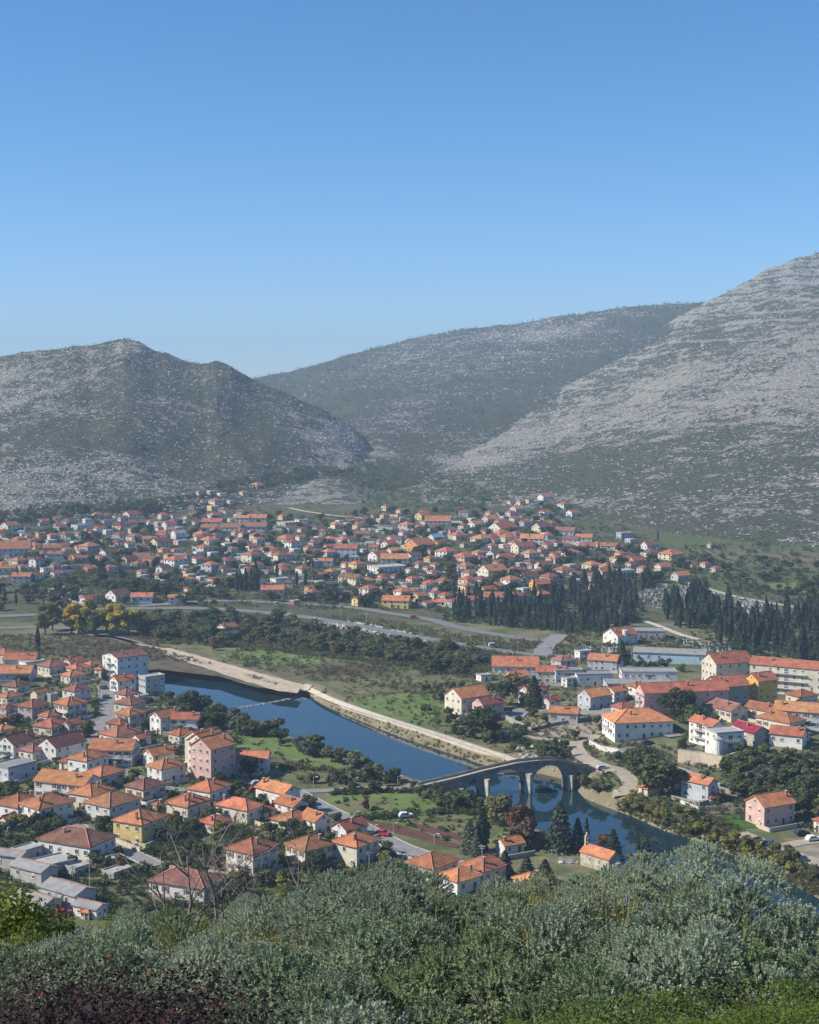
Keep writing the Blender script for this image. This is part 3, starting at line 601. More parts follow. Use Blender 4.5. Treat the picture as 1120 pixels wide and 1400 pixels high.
FAR = '''T 0 660
110 520 150 g w r 2|white gabled house with wide front beside the lone dark cypress on the far left edge
240 572 70 f w w 1
465 445 95 g c r
600 412 90 g w r
740 455 125 h g d
1030 388 120 h c r
920 430 95 f w g
30 600 90 G c r
205 650 125 h g r
435 590 75 f o w 2.6|tall narrow orange block on the western slope
550 605 110 h c r
850 500 125 f w g
880 600 135 h b r
1040 535 105 h w r
650 520 110 g g g
530 665 120 f g w
100 790 330 G b r 2.6|long blue-grey school block with one long terracotta roof
370 735 135 h y r 2|yellow house standing right against the long school block
560 742 140 G w r
645 720 120 g w r
600 812 140 G b r
695 600 130 h c d
955 755 160 h s r 2.4|stone-coloured three-storey house with wide terracotta hip roof
840 735 115 g c r
800 832 115 g o r|bright orange gabled house below the stone-coloured three-storey house
905 850 130 G g d
1060 830 100 h c d
210 785 90 g w g
390 905 120 g w d 2.6|tall white gable house below the yellow one
200 885 150 h c r
35 905 110 h g r
465 805 125 h c d
490 975 85 f w w 2.6|tall white tower-like house with flat top
585 935 125 h g d
675 925 95 f b g
80 965 150 G c r
240 1075 165 G g r 2
30 1105 95 G w d 1.8
395 1035 115 g w g
592 1015 125 G w r
960 955 115 g o o|small orange gabled house alone among dark trees
950 1295 150 g c o|cream house whose orange roof shows above the golden poplars
T 130 660
120 382 95 h c r
110 452 105 h g d
225 395 90 g w d
285 412 95 G b d
390 402 140 g c r 2.3
590 452 95 h c o
450 468 135 G w d
720 392 115 h c r
835 388 95 g w d
970 432 70 g y d
1070 442 80 g w d
600 462 70 f w w
790 500 120 g w r 2|white gabled house with big blank lit gable below the row of upper houses
680 472 115 f g g
890 512 90 f w w
275 500 135 h c m
405 545 115 h c d
270 602 125 h g r
130 552 105 f w w
40 522 95 h w r
430 622 150 h w d
890 600 125 g w g 2
910 662 110 f p w|pink flat-topped house under a white gable
590 662 125 G w r 2
705 700 180 g c d 2
775 692 95 f y d
240 682 125 h w r
362 692 105 g w r
580 722 95 f c w
140 802 135 g w d 1.8
475 732 110 g w m
850 752 90 h c r
700 812 105 g c d
785 822 115 h c r
362 862 135 g y d
505 832 145 G c d
580 872 165 G w r
460 912 125 h g d
980 832 155 h w r
860 892 185 h w r 2
160 952 130 h g o
500 1002 125 h p r
726 962 135 g w r
780 982 80 g w d
730 1042 140 h w o
980 992 115 h c d
980 1092 130 h c o 2
1000 1182 115 g w r
253 1262 205 g w b 1.6|white-gabled house with long brown roof beside the main road
505 1282 185 G k l 1.6|pale blue-walled house with pale orange roof beside the main road
870 1292 135 G w o 2.2|tall white house with bright orange roof at the roadside garage
720 1112 80 f c w
660 1262 80 h g r
500 1037 115 f g w
T 260 660
140 222 70 g w d
275 250 125 h c r 2.2|large cream house under hip roof in the hamlet at the valley mouth
240 302 120 f y w
430 228 80 f c w
570 142 95 h c o
712 62 120 h c o|topmost house at the valley mouth with orange roof
225 132 105 f g w
330 152 90 f w w
100 135 80 h w d
280 402 125 g w r 2
210 362 80 g c d
390 342 90 g c d
560 432 125 G c o 2|shorter of two red-roofed row houses under the grey knoll
715 432 165 G c r 2|longer of two red-roofed row houses under the grey knoll
240 462 175 G g r
200 522 125 G w r
440 522 185 G w d
690 512 205 G g d
570 592 120 h c d 2.2
120 592 135 h w r
280 612 135 h b d
60 452 80 g w d
200 662 165 h w o
430 642 115 h w m
720 622 135 h c r 2
380 692 100 f w w
640 722 115 g w o
680 762 100 h p r
840 762 155 h w o
1020 642 135 h c o 1.8
80 782 105 f w w 2.2
150 762 135 h w r 2.2
450 762 135 h w d
300 862 115 g y d
400 902 165 h g d 1.9
220 962 155 h b r 2.4|tall blue-grey house under terracotta hip beside stacked white balconies
100 922 90 f w w 2.4
650 852 155 h c r 2.4
960 842 155 h w r 2
710 922 125 h w r
990 962 145 h w r 2
840 982 90 h g d
350 962 135 h w d
450 1012 105 f b w
250 1082 120 g w o 1.8
120 1052 115 f c w 1.8
955 1082 145 f w w
880 1192 185 G w o 1.4
30 1082 85 h c o
1050 502 80 g w d
T 380 670
255 368 105 f w w 1.8|white box-like building at the foot of the grey knoll
130 388 205 f g w 1.2|long low grey wall-like building under the grey knoll
130 452 105 g w d
260 462 105 h c d
430 452 115 g g d
620 412 125 h c o
740 392 95 f g w
660 362 85 f w w
240 542 105 g w o
90 572 135 h w o
160 622 135 h w r 2
410 582 115 g w d
560 572 135 h w o
690 572 125 h w o
775 572 105 g b b
900 512 135 G c d
330 662 115 h c o
540 642 105 G w o
340 692 95 g w d
420 692 105 h g d
540 712 135 h b o
730 702 205 G b r 2.4|long blue-grey three-storey house with balconies
330 747 95 h g r
40 742 95 h w r
150 742 135 h w d
510 802 125 G w r
770 772 145 f w w
910 662 70 f w w
840 852 135 h y o 2
50 902 125 h c r 2
275 902 135 h c r 2
660 872 70 f w w
580 932 135 h w r 2
790 1012 225 L c b 1.9|large cream house with long brown roof and dark end gable
960 922 105 f w w
440 1022 115 f g w
50 1002 115 f w w
960 1032 135 h y r 2
375 1162 145 h w d 2
460 1152 95 h w r
180 1222 75 f r w|small magenta flat building above the main road
970 1132 165 h w r 2
690 1142 80 h c o
870 1232 135 g y o 2|yellow gabled house with orange roof by the upper road
1080 452 75 f o w
T 500 670
230 222 115 h p d
380 262 105 h c o
350 302 90 h p r
610 322 135 g y o 1.8|pale yellow gabled house highest above the middle of town
170 352 105 f b w
440 432 145 h g r 2
575 432 105 h c r
770 382 205 G b r 1.8|long house under bright terracotta roof near the top of town
640 382 105 h c d
220 472 125 G g g
300 462 105 h c r
410 502 115 h w r
280 545 100 g w r
910 472 105 g w r
1050 432 115 h c d
750 552 135 g w k|white house with the blue roof
785 612 125 g o r
985 532 165 h c r
500 592 125 g w r
575 662 250 g o r 2.2|large orange gabled hall with broad terracotta roof
410 622 70 f w w
250 622 135 g c r
140 762 175 g w r 2
300 692 125 g c r
310 792 215 G w r 1.8
510 762 135 g w d 2|white blank gable house directly below the orange hall
700 682 95 g c d
860 722 185 h w r 2
230 892 305 f w w 1.8|long white flat-roofed building in the middle of town
485 892 115 h w d
580 832 125 h c d
750 852 125 h w r
870 882 90 f w w
720 922 115 h w r
190 962 115 h w d
500 952 105 h c c
690 1042 135 h w o
830 1022 145 h w r
215 1052 115 h c d
310 1012 70 h y d
400 1162 165 h w r 2
580 1192 135 g y r 2|pale yellow gable house above the cypress grove's corner
740 1152 125 h w r
450 1062 115 h c c
330 1262 235 G y o 2|big yellow house with bright orange roof beside the upper road
660 1252 115 g c r
790 1242 135 G c r
880 1232 60 f b w
T 620 670
240 422 145 g w r 1.8
390 352 135 g g o
500 382 115 g c r 2.4
505 282 80 f w w
660 352 115 g c r
615 152 80 h c c
680 242 125 g w o
720 162 95 h c r
810 142 90 h c c
970 112 115 g w r|white gabled house at the very top of the town's high ridge
980 282 115 g w r
590 402 90 G c c
765 392 115 G b o
530 462 235 g w r 1.8|white-gabled house with long terracotta roof in the upper town
350 492 115 g c o
510 512 175 h c r
670 512 125 h w d
950 452 175 g c r 1.8
985 507 110 f y d
300 582 185 h w o 2
580 552 170 h c r
690 562 70 h c r
840 582 195 G w r 2
540 622 95 f w w
415 642 115 h c o
740 682 195 g c r 2.4|tall cream gabled house with terracotta roof in the upper right town
1010 632 115 g c r
940 682 115 h c o
275 712 125 h w o
120 782 205 h p r 2|wide pink house with terracotta hip roof
450 732 155 g w d
540 762 135 g w r
820 742 155 h c r 2
700 752 115 h c g
600 792 115 h c c
1050 782 115 h c r
820 812 125 h p d
130 862 145 h g r
420 952 235 g c r 2.5|big cream house with stacked balconies and terracotta roof
640 902 135 h b r
720 892 105 g w r
960 872 155 g w d 2
310 812 90 h w d
170 932 135 h w r
150 1012 155 h c r
290 1012 155 h w r
300 932 125 f c w
610 1032 175 h w o 2|white cube-like house with bright orange hip roof above the cypress grove
800 1002 175 g w r 2
1020 982 165 h w r
920 1077 175 g a r 2|amber-yellow gabled house at the cypress grove
150 1082 155 h w r
450 1082 165 h w r
140 1162 165 h w r
360 1142 165 g y r 1.8
480 1202 235 G c r
690 1192 175 h w r
950 1162 145 h w r
150 1232 175 G c r
120 612 90 h c d
60 902 125 f c w
T 740 670
250 192 125 h w r
340 282 115 g w r|lone white gabled house on the scrub slope
260 482 175 G b r
320 572 145 G p r
460 552 145 G g r
180 602 90 g w d
260 642 115 g w r
490 642 125 G g r
610 612 105 h c r
720 642 135 G w r
840 652 100 g s r
885 522 125 f g w 2
960 572 115 f b w
320 722 165 h c o
150 782 145 h w r
240 912 185 h w r
540 852 165 h c o
700 862 135 h w r
830 782 155 h c o
850 722 115 h c o
1020 802 145 g o r|bright orange gabled house below the red farmhouses
680 942 165 g w r 2
860 922 195 f w w|white terrace house with flat roof above the cypress grove
560 972 155 h g d
550 1082 125 h w o 2
360 1062 115 h c o
230 1112 155 h c r
T 860 690
230 482 155 g w d
230 562 165 h w d
450 592 205 h c r 1.8|big red-roofed farmhouse at the eastern end of town
160 732 125 h c r
360 712 135 g c r
590 642 95 g c o
680 672 90 h c r
740 702 80 h c o
820 672 105 h p r
930 722 105 h c o
550 812 155 g g o
890 462 95 h c b'''
NEAR = '''N 0 860 3.733
30 172 125 h c r 1.3
110 196 155 G w r 1.2
165 206 110 f w w 1.1
72 272 190 G b r 1.3
270 240 135 h c r 1.4
375 202 105 g w r 1.2
402 240 115 h c r 1.2
85 335 125 h c d 1.2
375 278 115 h c r 1.2
470 216 85 h c r 1.4
515 248 65 h c r 2
202 372 85 g c r 2|narrow cream house pressed against a dark olive block
270 392 45 f e w 2.4|narrow olive block against the narrow cream house
50 392 115 h c r 1.4
393 382 130 h w r 1.9
172 468 140 h g r 1.9
362 460 150 h w r 1.9
40 436 85 h g d 1.3
35 492 92 h c c 1.3
258 486 110 h w r 1.3
265 556 165 h c r 1.3
362 545 115 g w r 1.8
20 552 100 h c o 1.4
85 662 175 g w d 1.8
178 682 145 h c d 1.5
318 682 215 g w d 1.9
75 782 185 f b g 1.6|blue-grey house under flat grey slab roof at the left edge
650 372 115 h c d 1.2
720 372 70 f b w 1.1
665 432 145 h c r 1.2
668 512 140 h w r 2.0
612 522 125 h c r 1.1
722 602 98 g w r 1.7
612 592 185 h c c 1.1
585 702 225 G w r 1.9|white house with two ridged terracotta roofs split by a white parapet
925 588 120 h w o 1.5
812 708 150 g w o 1.7
452 742 185 h w r 1.6
340 720 75 h w r 1.4
532 815 185 h g r 1.4
850 790 178 h w r 1.7
628 322 120 g w o 1.8|white gabled house standing before the tall stepped apartment tower
N 0 1040 3.733
100 306 215 h w r 1.4
240 332 240 h w r 1.8
470 252 205 h w r 1.5
578 318 250 h w r 1.7
45 332 95 g c c .9
745 212 188 h c r 1.4
965 302 198 h c r 1.5
715 428 242 h y r 2.0|pale yellow house with hip roof beside the gated lane
395 520 345 H w d 1.5|long white house with dull red hip roof and weathered end wall
955 728 345 H w d 1.3|white house with old red roof just beyond the bare saplings
808 258 62 h c o .9
N 220 1000 3.294
218 330 180 h w o 1.4
125 400 180 h c r 1.4
355 416 195 H w r 1.4
245 462 135 h c r 1.3
475 396 85 h c r 1.2
597 468 185 h c c 1.2
412 652 215 h w r 2.1
676 618 212 h w r 1.7
850 496 155 g w r 1.4
877 610 200 h w r 1.9
415 190 145 G w o 1.9|white gabled house with orange roof standing alone by the riverside meadow
N 540 1010 3.5
178 694 235 h c r 1.4
432 702 225 h c r 1.3
305 742 200 h w o 1.2
660 748 180 h w o 1.2
550 556 135 g w r 1.4
N 560 860 3.733
292 440 205 g c o 2.4|tall cream villa with stacked balconies on the meadow's edge
400 458 150 g p r 1.9
380 266 70 f w w 1.2
540 232 205 G w r 1.3
545 292 118 g y o 1.6
548 332 85 g y r 1.4
722 278 135 G c r 1.8
632 386 142 g w r 1.8
722 412 95 g w r 1.8
790 484 145 G g r 1.5|grey house with garage and terracotta roof beside the street bend
815 296 70 f w w 1.8
785 222 118 h b d 1.9
945 412 160 g b o 1.8|blue-grey house with arcaded porch above the street bend
1055 372 115 g w o 1.8
N 820 860 3.733
55 216 118 G w r 1.4
185 330 95 h w r 1.5
640 472 200 L w r 1.4
832 470 165 L c c 1.3
1012 505 205 G b l 2.1|plain blue-grey hall with flat-looking pale orange roof
920 540 215 H c r 1.5
960 606 165 G w r 1.5|low white house with three square windows
1035 572 70 h c c 1.2
765 596 175 L s m 1.6|stone barn with a crimson roof
120 440 115 h c r 1.2
508 884 170 L b o 2.2|blue-shaded house with orange roof and open loggias above the river
250 850 105 h c r 1.1
572 892 78 h c c .9
N 820 1020 3.733
868 415 220 g p o 2.1|pink house with white-trimmed gables beside the lawn
1130 445 80 h c r 1.8'''
SHEDS = '''N 0 1040 3.733
60 560 175 L g g 1.5
140 520 130 f b w 1.6
175 640 215 L g g 1.3
265 592 195 f g w 1.0
400 590 110 f g w 1.0
350 765 250 L g g 1.3
190 795 225 L g g 1.0
462 812 165 L w g 1.3
450 812 72 h w o .9
590 534 85 f c w .7
600 600 130 f g w .6'''
BIG = '''N 0 860 3.733'''
def parse(txt):
    ox = oy = 0; s = 7.78
    for ln in txt.strip().splitlines():
        a, _, lab = ln.partition('|'); t = a.split()
        if t[0] in 'TN': ox, oy = float(t[1]), float(t[2]); s = float(t[3]) if len(t) > 3 else 7.78; continue
        yield ox + float(t[0]) / s, oy + float(t[1]) / s, float(t[2]) / s, t[3], t[4], t[5], float(t[6]) if len(t) > 6 else 1.5, lab or None
far = list(parse(FAR)); small = sorted((h for h in far if not h[7]), key=lambda h: h[2] * 1000 - h[1])
NEARN = sum(1 for _ in parse(NEAR)) + 20
DROP = set(id(h) for h in small[:max(0, len(far) + NEARN - 296)])
for h in far:
    if id(h) in DROP: continue
    house(*h[:7], near=False, label=h[7], chim=None)
# the smallest far houses: one mass
stuffm = MB()
def far_small(x, y, z, W, typ, wall, roof, ang):
    b = W * .55; a = W * .7; th = R(ang); ca, sa = math.cos(th), math.sin(th); hh = W * .36; y += W * .4
    FOOT.append((x, y, W * .5))
    T = lambda p: (x + p[0] * ca - p[1] * sa, y + p[0] * sa + p[1] * ca, z + p[2]); mi = 'wcgyb'.find(wall); mi = mi if mi >= 0 else 1
    c = [(-a / 2, -b / 2), (a / 2, -b / 2), (a / 2, b / 2), (-a / 2, b / 2)]
    for i in range(4): p, q = c[i], c[(i + 1) % 4]; stuffm.face([T((*p, -1.5)), T((*q, -1.5)), T((*q, hh)), T((*p, hh))], mi)
    if typ == 'f': stuffm.face([T((*p, hh)) for p in c], 7)
    else:
        e = .35; c2 = [(p[0] + math.copysign(e, p[0]), p[1] + math.copysign(e, p[1]), hh - .1) for p in c]; kx = .25 if typ == 'h' else 1.1; A, B = T((-a / 2 * kx, 0, hh + b * .28)), T((a / 2 * kx, 0, hh + b * .28)); k = [T(p) for p in c2]
        for f in ([k[0], k[1], B, A], [k[1], k[2], B], [k[2], k[3], A, B], [k[3], k[0], A]): stuffm.face(f, 5 if roof in 'or' else 6)
    for s in (-.25, .25):
        z0, z1 = hh * .4, hh * .72
        stuffm.face([T((-a / 2 - .03, s * b - .4, z0)), T((-a / 2 - .03, s * b + .4, z0)), T((-a / 2 - .03, s * b + .4, z1)), T((-a / 2 - .03, s * b - .4, z1))], 8); stuffm.face([T((s * a - .4, -b / 2 - .03, z0)), T((s * a + .4, -b / 2 - .03, z0)), T((s * a + .4, -b / 2 - .03, z1)), T((s * a - .4, -b / 2 - .03, z1))], 8)
for h in far:
    if id(h) not in DROP: continue
    x, y, z = at(h[0], h[1]); far_small(x, y, z, h[2] * 1.25 / F * y, h[3], h[4], h[5], 40)
rr_ = random.Random(99); TOWN = [(-10, 722), (120, 704), (250, 704), (285, 680), (320, 700), (430, 716), (520, 704), (700, 704), (760, 696), (790, 735), (870, 752), (900, 780), (820, 806), (700, 822), (610, 836), (540, 826), (470, 822), (420, 810), (300, 805), (200, 800), (130, 770), (80, 792), (-10, 795)]
tp_ = np.array([(rr_.uniform(-10, 900), rr_.uniform(680, 836)) for _ in range(900)]); tp_ = tp_[poly_sd([tuple(map(float, p)) for p in TOWN], tp_[:, 0], tp_[:, 1]) < 0]; tx, ty, tz = ground(tp_[:, 0], tp_[:, 1]); nadd = 0
for x, y, z in zip(tx, ty, tz):
    W = rr_.uniform(7, 11.5)
    if nadd >= 130 or min(math.hypot((f[0] - x), (f[1] - y) * .55) - f[2] * .8 for f in FOOT) < W * .42: continue
    far_small(float(x), float(y), float(z), W, rr_.choice('hhhgf'), rr_.choice('wwccgyb'), rr_.choice('orrrd'), rr_.choice((38, 42, -10, 45))); nadd += 1
print('extra far houses', nadd)
if stuffm.v: tag(link('distant_houses', stuffm.mesh('distant_houses', *[WALL[c] for c in 'wcgyb'], ROOF['r'], ROOF['d'], CONC, GLASS)), 'smallest red-roofed houses scattered through the far town', 'distant houses', kind='stuff')
for h in parse(NEAR): house(*h[:7], near=True, label=h[7])
SHL = iter(['large grey-roofed barn at the left edge, topmost of the barn row', 'blue-grey flat shed behind the grey barn row', 'grey-roofed barn second from the top of the barn row', 'low concrete shed with pale flat roof beside the barn row', 'short dark concrete annex next to the low concrete shed',
            'longest pale grey-roofed barn in the middle of the row', 'low grey-roofed barn nearest the green bushes', 'small white-walled barn with grey roof at the lower end of the row', 'tiny orange-roofed lean-to at the lower barn', 'tiny cream hut on the grass beside the lane', 'low grey wall-like shed beside the utility pole'])
for h in parse(SHEDS): house(*h[:7], near=True, label=next(SHL), cat='barn' if h[3] == 'L' else 'shed', name='barn' if h[3] == 'L' else 'shed', balc=False, chim=0, pitch=19 if h[3] == 'L' else None, win=2)

# ------------------------------------------------------------------ larger buildings
def big(px, py, wpx, typ, wall, roof, st, label, **k):
    return house(px, py, wpx, typ, wall, roof, st, True, label, k.pop('cat', 'apartment block'), k.pop('name', 'apartment_block'), **k)
def addon(root, mb, name, m): return link(name, mb.mesh(name, m), root)
# white stepped tower block by the marsh: five storeys
big(172, 944, 54, 'G', 'w', 'd', 5.2, 'tall white five-storey apartment tower stepping down beside the marsh', rot=30, asp=1.15, pitch=14, win=4, balc=True, chim=1)
big(208, 951, 30, 'f', 'g', 'w', 3.4, 'lower grey wing joined to the river side of the white tower', rot=30, asp=1.6, win=3, balc=False)
# three stepped gabled apartment blocks
big(277, 1050, 44, 'g', 'c', 'o', 3.6, 'rearmost of three stepped cream apartment blocks with orange gable roofs', rot=42, asp=1.1, balc=True)
big(284, 1060, 50, 'g', 'c', 'o', 3.8, 'middle of three stepped cream apartment blocks with orange gable roofs', rot=42, asp=1.1, balc=True)
big(292, 1071, 56, 'g', 'p', 'o', 4.0, 'nearest of three stepped apartment blocks, pinkish with recessed balconies', rot=42, asp=1.1, balc=True)
# long house with balconies and grey end gable
big(93, 1098, 78, 'L', 'w', 'o', 1.9, 'long white house with two tiers of balconies and one huge orange roof', cat='house', name='gabled_house', asp=1.9, balc=True)
# three stepped row houses by the lower road
big(380, 1105, 56, 'L', 'w', 'o', 1.6, 'highest of three stepped white row houses with orange roofs', cat='row house', name='row_house', asp=1.7)
big(399, 1121, 44, 'L', 'w', 'o', 1.7, 'middle of three stepped white row houses with orange roofs', cat='row house', name='row_house', asp=1.3)
big(432, 1142, 44, 'L', 'w', 'o', 1.8, 'lowest of three stepped white row houses with orange roofs', cat='row house', name='row_house', asp=1.1)
# white villa in two wings at the left
big(226, 1003, 38, 'g', 'w', 'r', 2.3, 'white house wing with steep gable and balcony grille', cat='house', name='gabled_house')
big(254, 1003, 40, 'G', 'w', 'r', 1.9, 'broad white house wing under terracotta roof beside the steep gable wing', cat='house', name='gabled_house')
# right bank
big(811, 938, 46, 'f', 'w', 'g', 1.6, 'white flat-roofed office hall with square windows', cat='office', name='flat_roofed_hall', rot=12, asp=1.8, win=5)
big(776, 936, 36, 'f', 'b', 'g', 2.0, 'blue-grey flat office wing beside the white office hall', cat='office', name='flat_roofed_hall', rot=12)
big(826, 918, 40, 'G', 'b', 'r', 1.7, 'blue-grey office building with red ridge roof behind the flat office halls', cat='office', name='office_building', win=5)
big(797, 904, 20, 'f', 'w', 'w', 2.4, 'small white stair tower behind the flat office halls', cat='office', name='stair_tower')
big(886, 938, 66, 'f', 'w', 'g', 2.0, 'white pavilion with a long band of tall blue windows', cat='office', name='flat_roofed_hall', rot=8, asp=2.2, win=8)
big(872, 944, 80, 'f', 'b', 'g', .8, 'low solar-panelled annex before the white pavilion', cat='office', name='flat_roofed_hall', rot=10, asp=2.2)
big(916, 907, 84, 'G', 'k', 'g', 1.6, 'long pale blue warehouse with grey roof', cat='warehouse', name='warehouse', asp=2.6, rot=-4, pitch=12, win=7)
big(848, 882, 42, 'g', 'w', 'r', 1.6, 'white hall with round white tower beneath the cypresses', cat='house', name='gabled_house')
big(885, 874, 40, 'f', 'g', 'g', 1.3, 'grey flat-roofed chapel of rest at the cemetery gate', cat='chapel', name='cemetery_hall', rot=5)
big(994, 938, 60, 'g', 'c', 'r', 3.5, 'cream apartment block showing a blank lit gable', win=4, rot=32, asp=1.5)
big(1078, 951, 88, 'G', 'c', 'r', 4.2, 'long cream and yellow apartment row with balconies', rot=-14, asp=3.2, win=9, balc=True)
big(932, 986, 108, 'g', 'p', 'r', 3.6, 'long pink apartment block with pink balconied gable', rot=22, asp=3.4, win=6, balc=True)
big(993, 972, 54, 'g', 'e', 'r', 3.3, 'olive-grey apartment house between the pink and amber blocks', rot=30)
big(1040, 967, 40, 'g', 'a', 'r', 3.7, 'amber-yellow apartment house with balconies', balc=True)
big(1096, 964, 38, 'h', 'c', 'c', 1.2, 'small cream house before the long cream apartment row', cat='house', name='hip_roofed_house')
big(871, 1012, 84, 'h', 'w', 'o', 2.1, 'large white villa with wide orange hip roof and columned porch', cat='villa', name='white_villa', asp=1.5, rot=20, balc=True)
big(966, 1022, 44, 'L', 'w', 'o', 2.7, 'orange-roofed rear wing of the white terraced villa', cat='villa', name='terraced_villa', balc=True)
v = big(990, 1037, 44, 'f', 'w', 'w', 3.0, 'white terraced villa with round corner turret on a cream retaining wall', cat='villa', name='terraced_villa', rot=30, balc=True)
mb = MB(); mb.bar((-4.2, -3.4, -1), (-4.2, -3.4, 6.6), 1.5, n=12); addon(v, mb, 'turret', WALL['w']); mb = MB(); mb.bar((-4.2, -3.4, 6.6), (-4.2, -3.4, 7.8), 1.9, .1, n=12); addon(v, mb, 'turret_roof', CONC)
t = [h for h in HOUSES if h['label'] and 'round white tower' in h['label']][0]['o']; mb = MB(); mb.bar((-1.5, -5, -1), (-1.5, -5, 7.2), 1.3, n=12); addon(t, mb, 'tower', WALL['w'])

# ------------------------------------------------------------------ labels that single out each house
LM = [('long white flat building', 529, 780), ('large orange gabled hall', 573, 752), ('white knoll-foot box', 413, 712), ('red twin row houses', 342, 712), ('big yellow roadside house', 542, 828),
      ('amber gabled house', 738, 805), ('tall cream uptown house', 715, 755), ('valley-mouth hamlet', 295, 690), ('high ridge houses', 735, 690), ('eastern farmhouse', 917, 763), ('pink flat-topped house', 247, 745),
      ('tall white school gable', 50, 772), ('brown-roofed house', 162, 820), ('blue-roofed house', 596, 738), ('balconied cream house', 674, 790), ('cypress clump', 337, 800), ('school block', 13, 758), ('stone-coloured house', 122, 755),
      ('lone scrub-slope house', 783, 704), ('magenta building', 403, 826), ('balconied grey block', 474, 758)]
LN = [('marsh-side tower', 172, 944), ('stepped apartment blocks', 290, 1071), ('balconied long house', 93, 1098), ('yellow lane house', 190, 1150), ('grey barn row', 70, 1215), ('stepped row houses', 400, 1120), ('weathered long house', 106, 1175), ('lower road', 545, 1158),
      ('bare saplings', 300, 1240), ('olive block', 72, 965), ('parapet-split house', 156, 1047), ('cream balconied villa', 638, 977), ('flat office halls', 805, 935), ('white columned villa', 871, 1012), ('terraced villa', 985, 1037), ('pink apartment block', 925, 984), ('crimson-roofed barn', 1025, 1018), ('blue riverside house', 956, 1095), ('stone bridge', 705, 1070)]
ORD = ['nearest', 'second nearest', 'third nearest', 'fourth nearest', 'fifth nearest', 'sixth nearest', 'seventh nearest', 'eighth nearest', 'ninth nearest', 'tenth nearest', 'eleventh nearest', 'twelfth nearest']
def attr(h):
    t = {'g': 'gabled', 'G': 'broadside gabled', 'L': 'end-gabled', 'h': 'hip-roofed', 'H': 'long hip-roofed', 'f': 'flat-topped'}[h['typ']]
    s = 'tall ' if h['st'] >= 2.2 else ('low ' if h['st'] <= 1.0 else '')
    return f"{s}{WALLN[h['wall']]} {t} house" + ('' if h['typ'] == 'f' else f" in {ROOFN[h['roof']]} tile")
used = set(h['label'] for h in HOUSES if h['label'])
def single_out(items, marks):
    """items: dicts px, py, text, label -> a label of its own for each, by how near it is to a building one can find"""
    pools = {}
    for h in items: pools.setdefault(h['text'], []).append(h)
    for txt, pool in pools.items():
        rk = {}
        for nm, lx, ly in marks:
            for r_, q in enumerate(sorted(pool, key=lambda q: math.hypot(q['px'] - lx, (q['py'] - ly) * 1.5))): rk[(id(q), nm)] = r_
        for h in pool:
            if h.get('label'): continue
            best = None
            for nm, lx, ly in marks:
                r_ = rk[(id(h), nm)]
                lab = f"{txt}, {ORD[r_]} the {nm}" if r_ < len(ORD) else None
                if len(pool) == 1: lab = f"{txt} near the {nm}"
                sc_ = r_ * 70 + math.hypot(h['px'] - lx, (h['py'] - ly) * 1.5)
                if lab and lab not in used and (best is None or sc_ < best[0]): best = (sc_, lab)
            h['label'] = best[1] if best else txt; used.add(h['label']); h['o']['label'] = h['label']
for nr_, mk in ((True, LN), (False, LM)):
    for h in HOUSES: h['text'] = attr(h)
    single_out([h for h in HOUSES if h['near'] == nr_], mk)
for h in HOUSES:
    h['o']['label'] = h['label']; h['o']['group'] = {True: 'buildings of the near town and river bank', False: 'houses of the far hillside town'}[h['near']]

# ================================================================== STONE BRIDGE
def bricks(name, c1, c2, scale, bw=.6, bh=.3):
    m, nt, b = nodes(name); N, L = nt.nodes, nt.links; tc = N.new('ShaderNodeTexCoord'); sp = N.new('ShaderNodeSeparateXYZ'); cb = N.new('ShaderNodeCombineXYZ'); L.new(tc.outputs['Object'], sp.inputs[0])
    ad = N.new('ShaderNodeMath'); ad.operation = 'ADD'; L.new(sp.outputs['X'], ad.inputs[0]); L.new(sp.outputs['Y'], ad.inputs[1]); L.new(ad.outputs[0], cb.inputs[0]); L.new(sp.outputs['Z'], cb.inputs[1])
    br = N.new('ShaderNodeTexBrick'); br.inputs['Scale'].default_value = scale; br.inputs['Brick Width'].default_value = bw; br.inputs['Row Height'].default_value = bh; br.inputs['Mortar Size'].default_value = .015
    br.inputs['Color1'].default_value = (*c1, 1); br.inputs['Color2'].default_value = (*c2, 1); br.inputs['Mortar'].default_value = (*[c * .55 for c in c1], 1); L.new(cb.outputs[0], br.inputs['Vector'])
    nz = N.new('ShaderNodeTexNoise'); nz.inputs['Scale'].default_value = .5; nz.inputs['Detail'].default_value = 8; L.new(tc.outputs['Object'], nz.inputs['Vector']); rp = N.new('ShaderNodeValToRGB'); rp.color_ramp.elements[0].color = (.6, .6, .6, 1); rp.color_ramp.elements[1].color = (1.1, 1.08, 1.0, 1); rp.color_ramp.elements[0].position = .35; rp.color_ramp.elements[1].position = .65; L.new(nz.outputs['Fac'], rp.inputs[0])
    mx = N.new('ShaderNodeMix'); mx.data_type = 'RGBA'; mx.blend_type = 'MULTIPLY'; mx.inputs[0].default_value = 1; L.new(br.outputs['Color'], mx.inputs[6]); L.new(rp.outputs[0], mx.inputs[7]); L.new(mx.outputs[2], b.inputs['Base Color'])
    bp = N.new('ShaderNodeBump'); bp.inputs['Distance'].default_value = .04; L.new(br.outputs['Fac'], bp.inputs['Height']); bp.invert = True; L.new(bp.outputs[0], b.inputs['Normal']); b.inputs['Roughness'].default_value = .95; return m
BR1 = bricks('bridge_masonry_shade_toned', (.22, .215, .20), (.30, .29, .265), 1.0, 1.0, .5); BR2 = bricks('pier_masonry', (.56, .53, .46), (.66, .62, .54), 1.0, 1.1, .55)  # facade shade is put into the masonry colour; pale pier stone brightened as sunlit
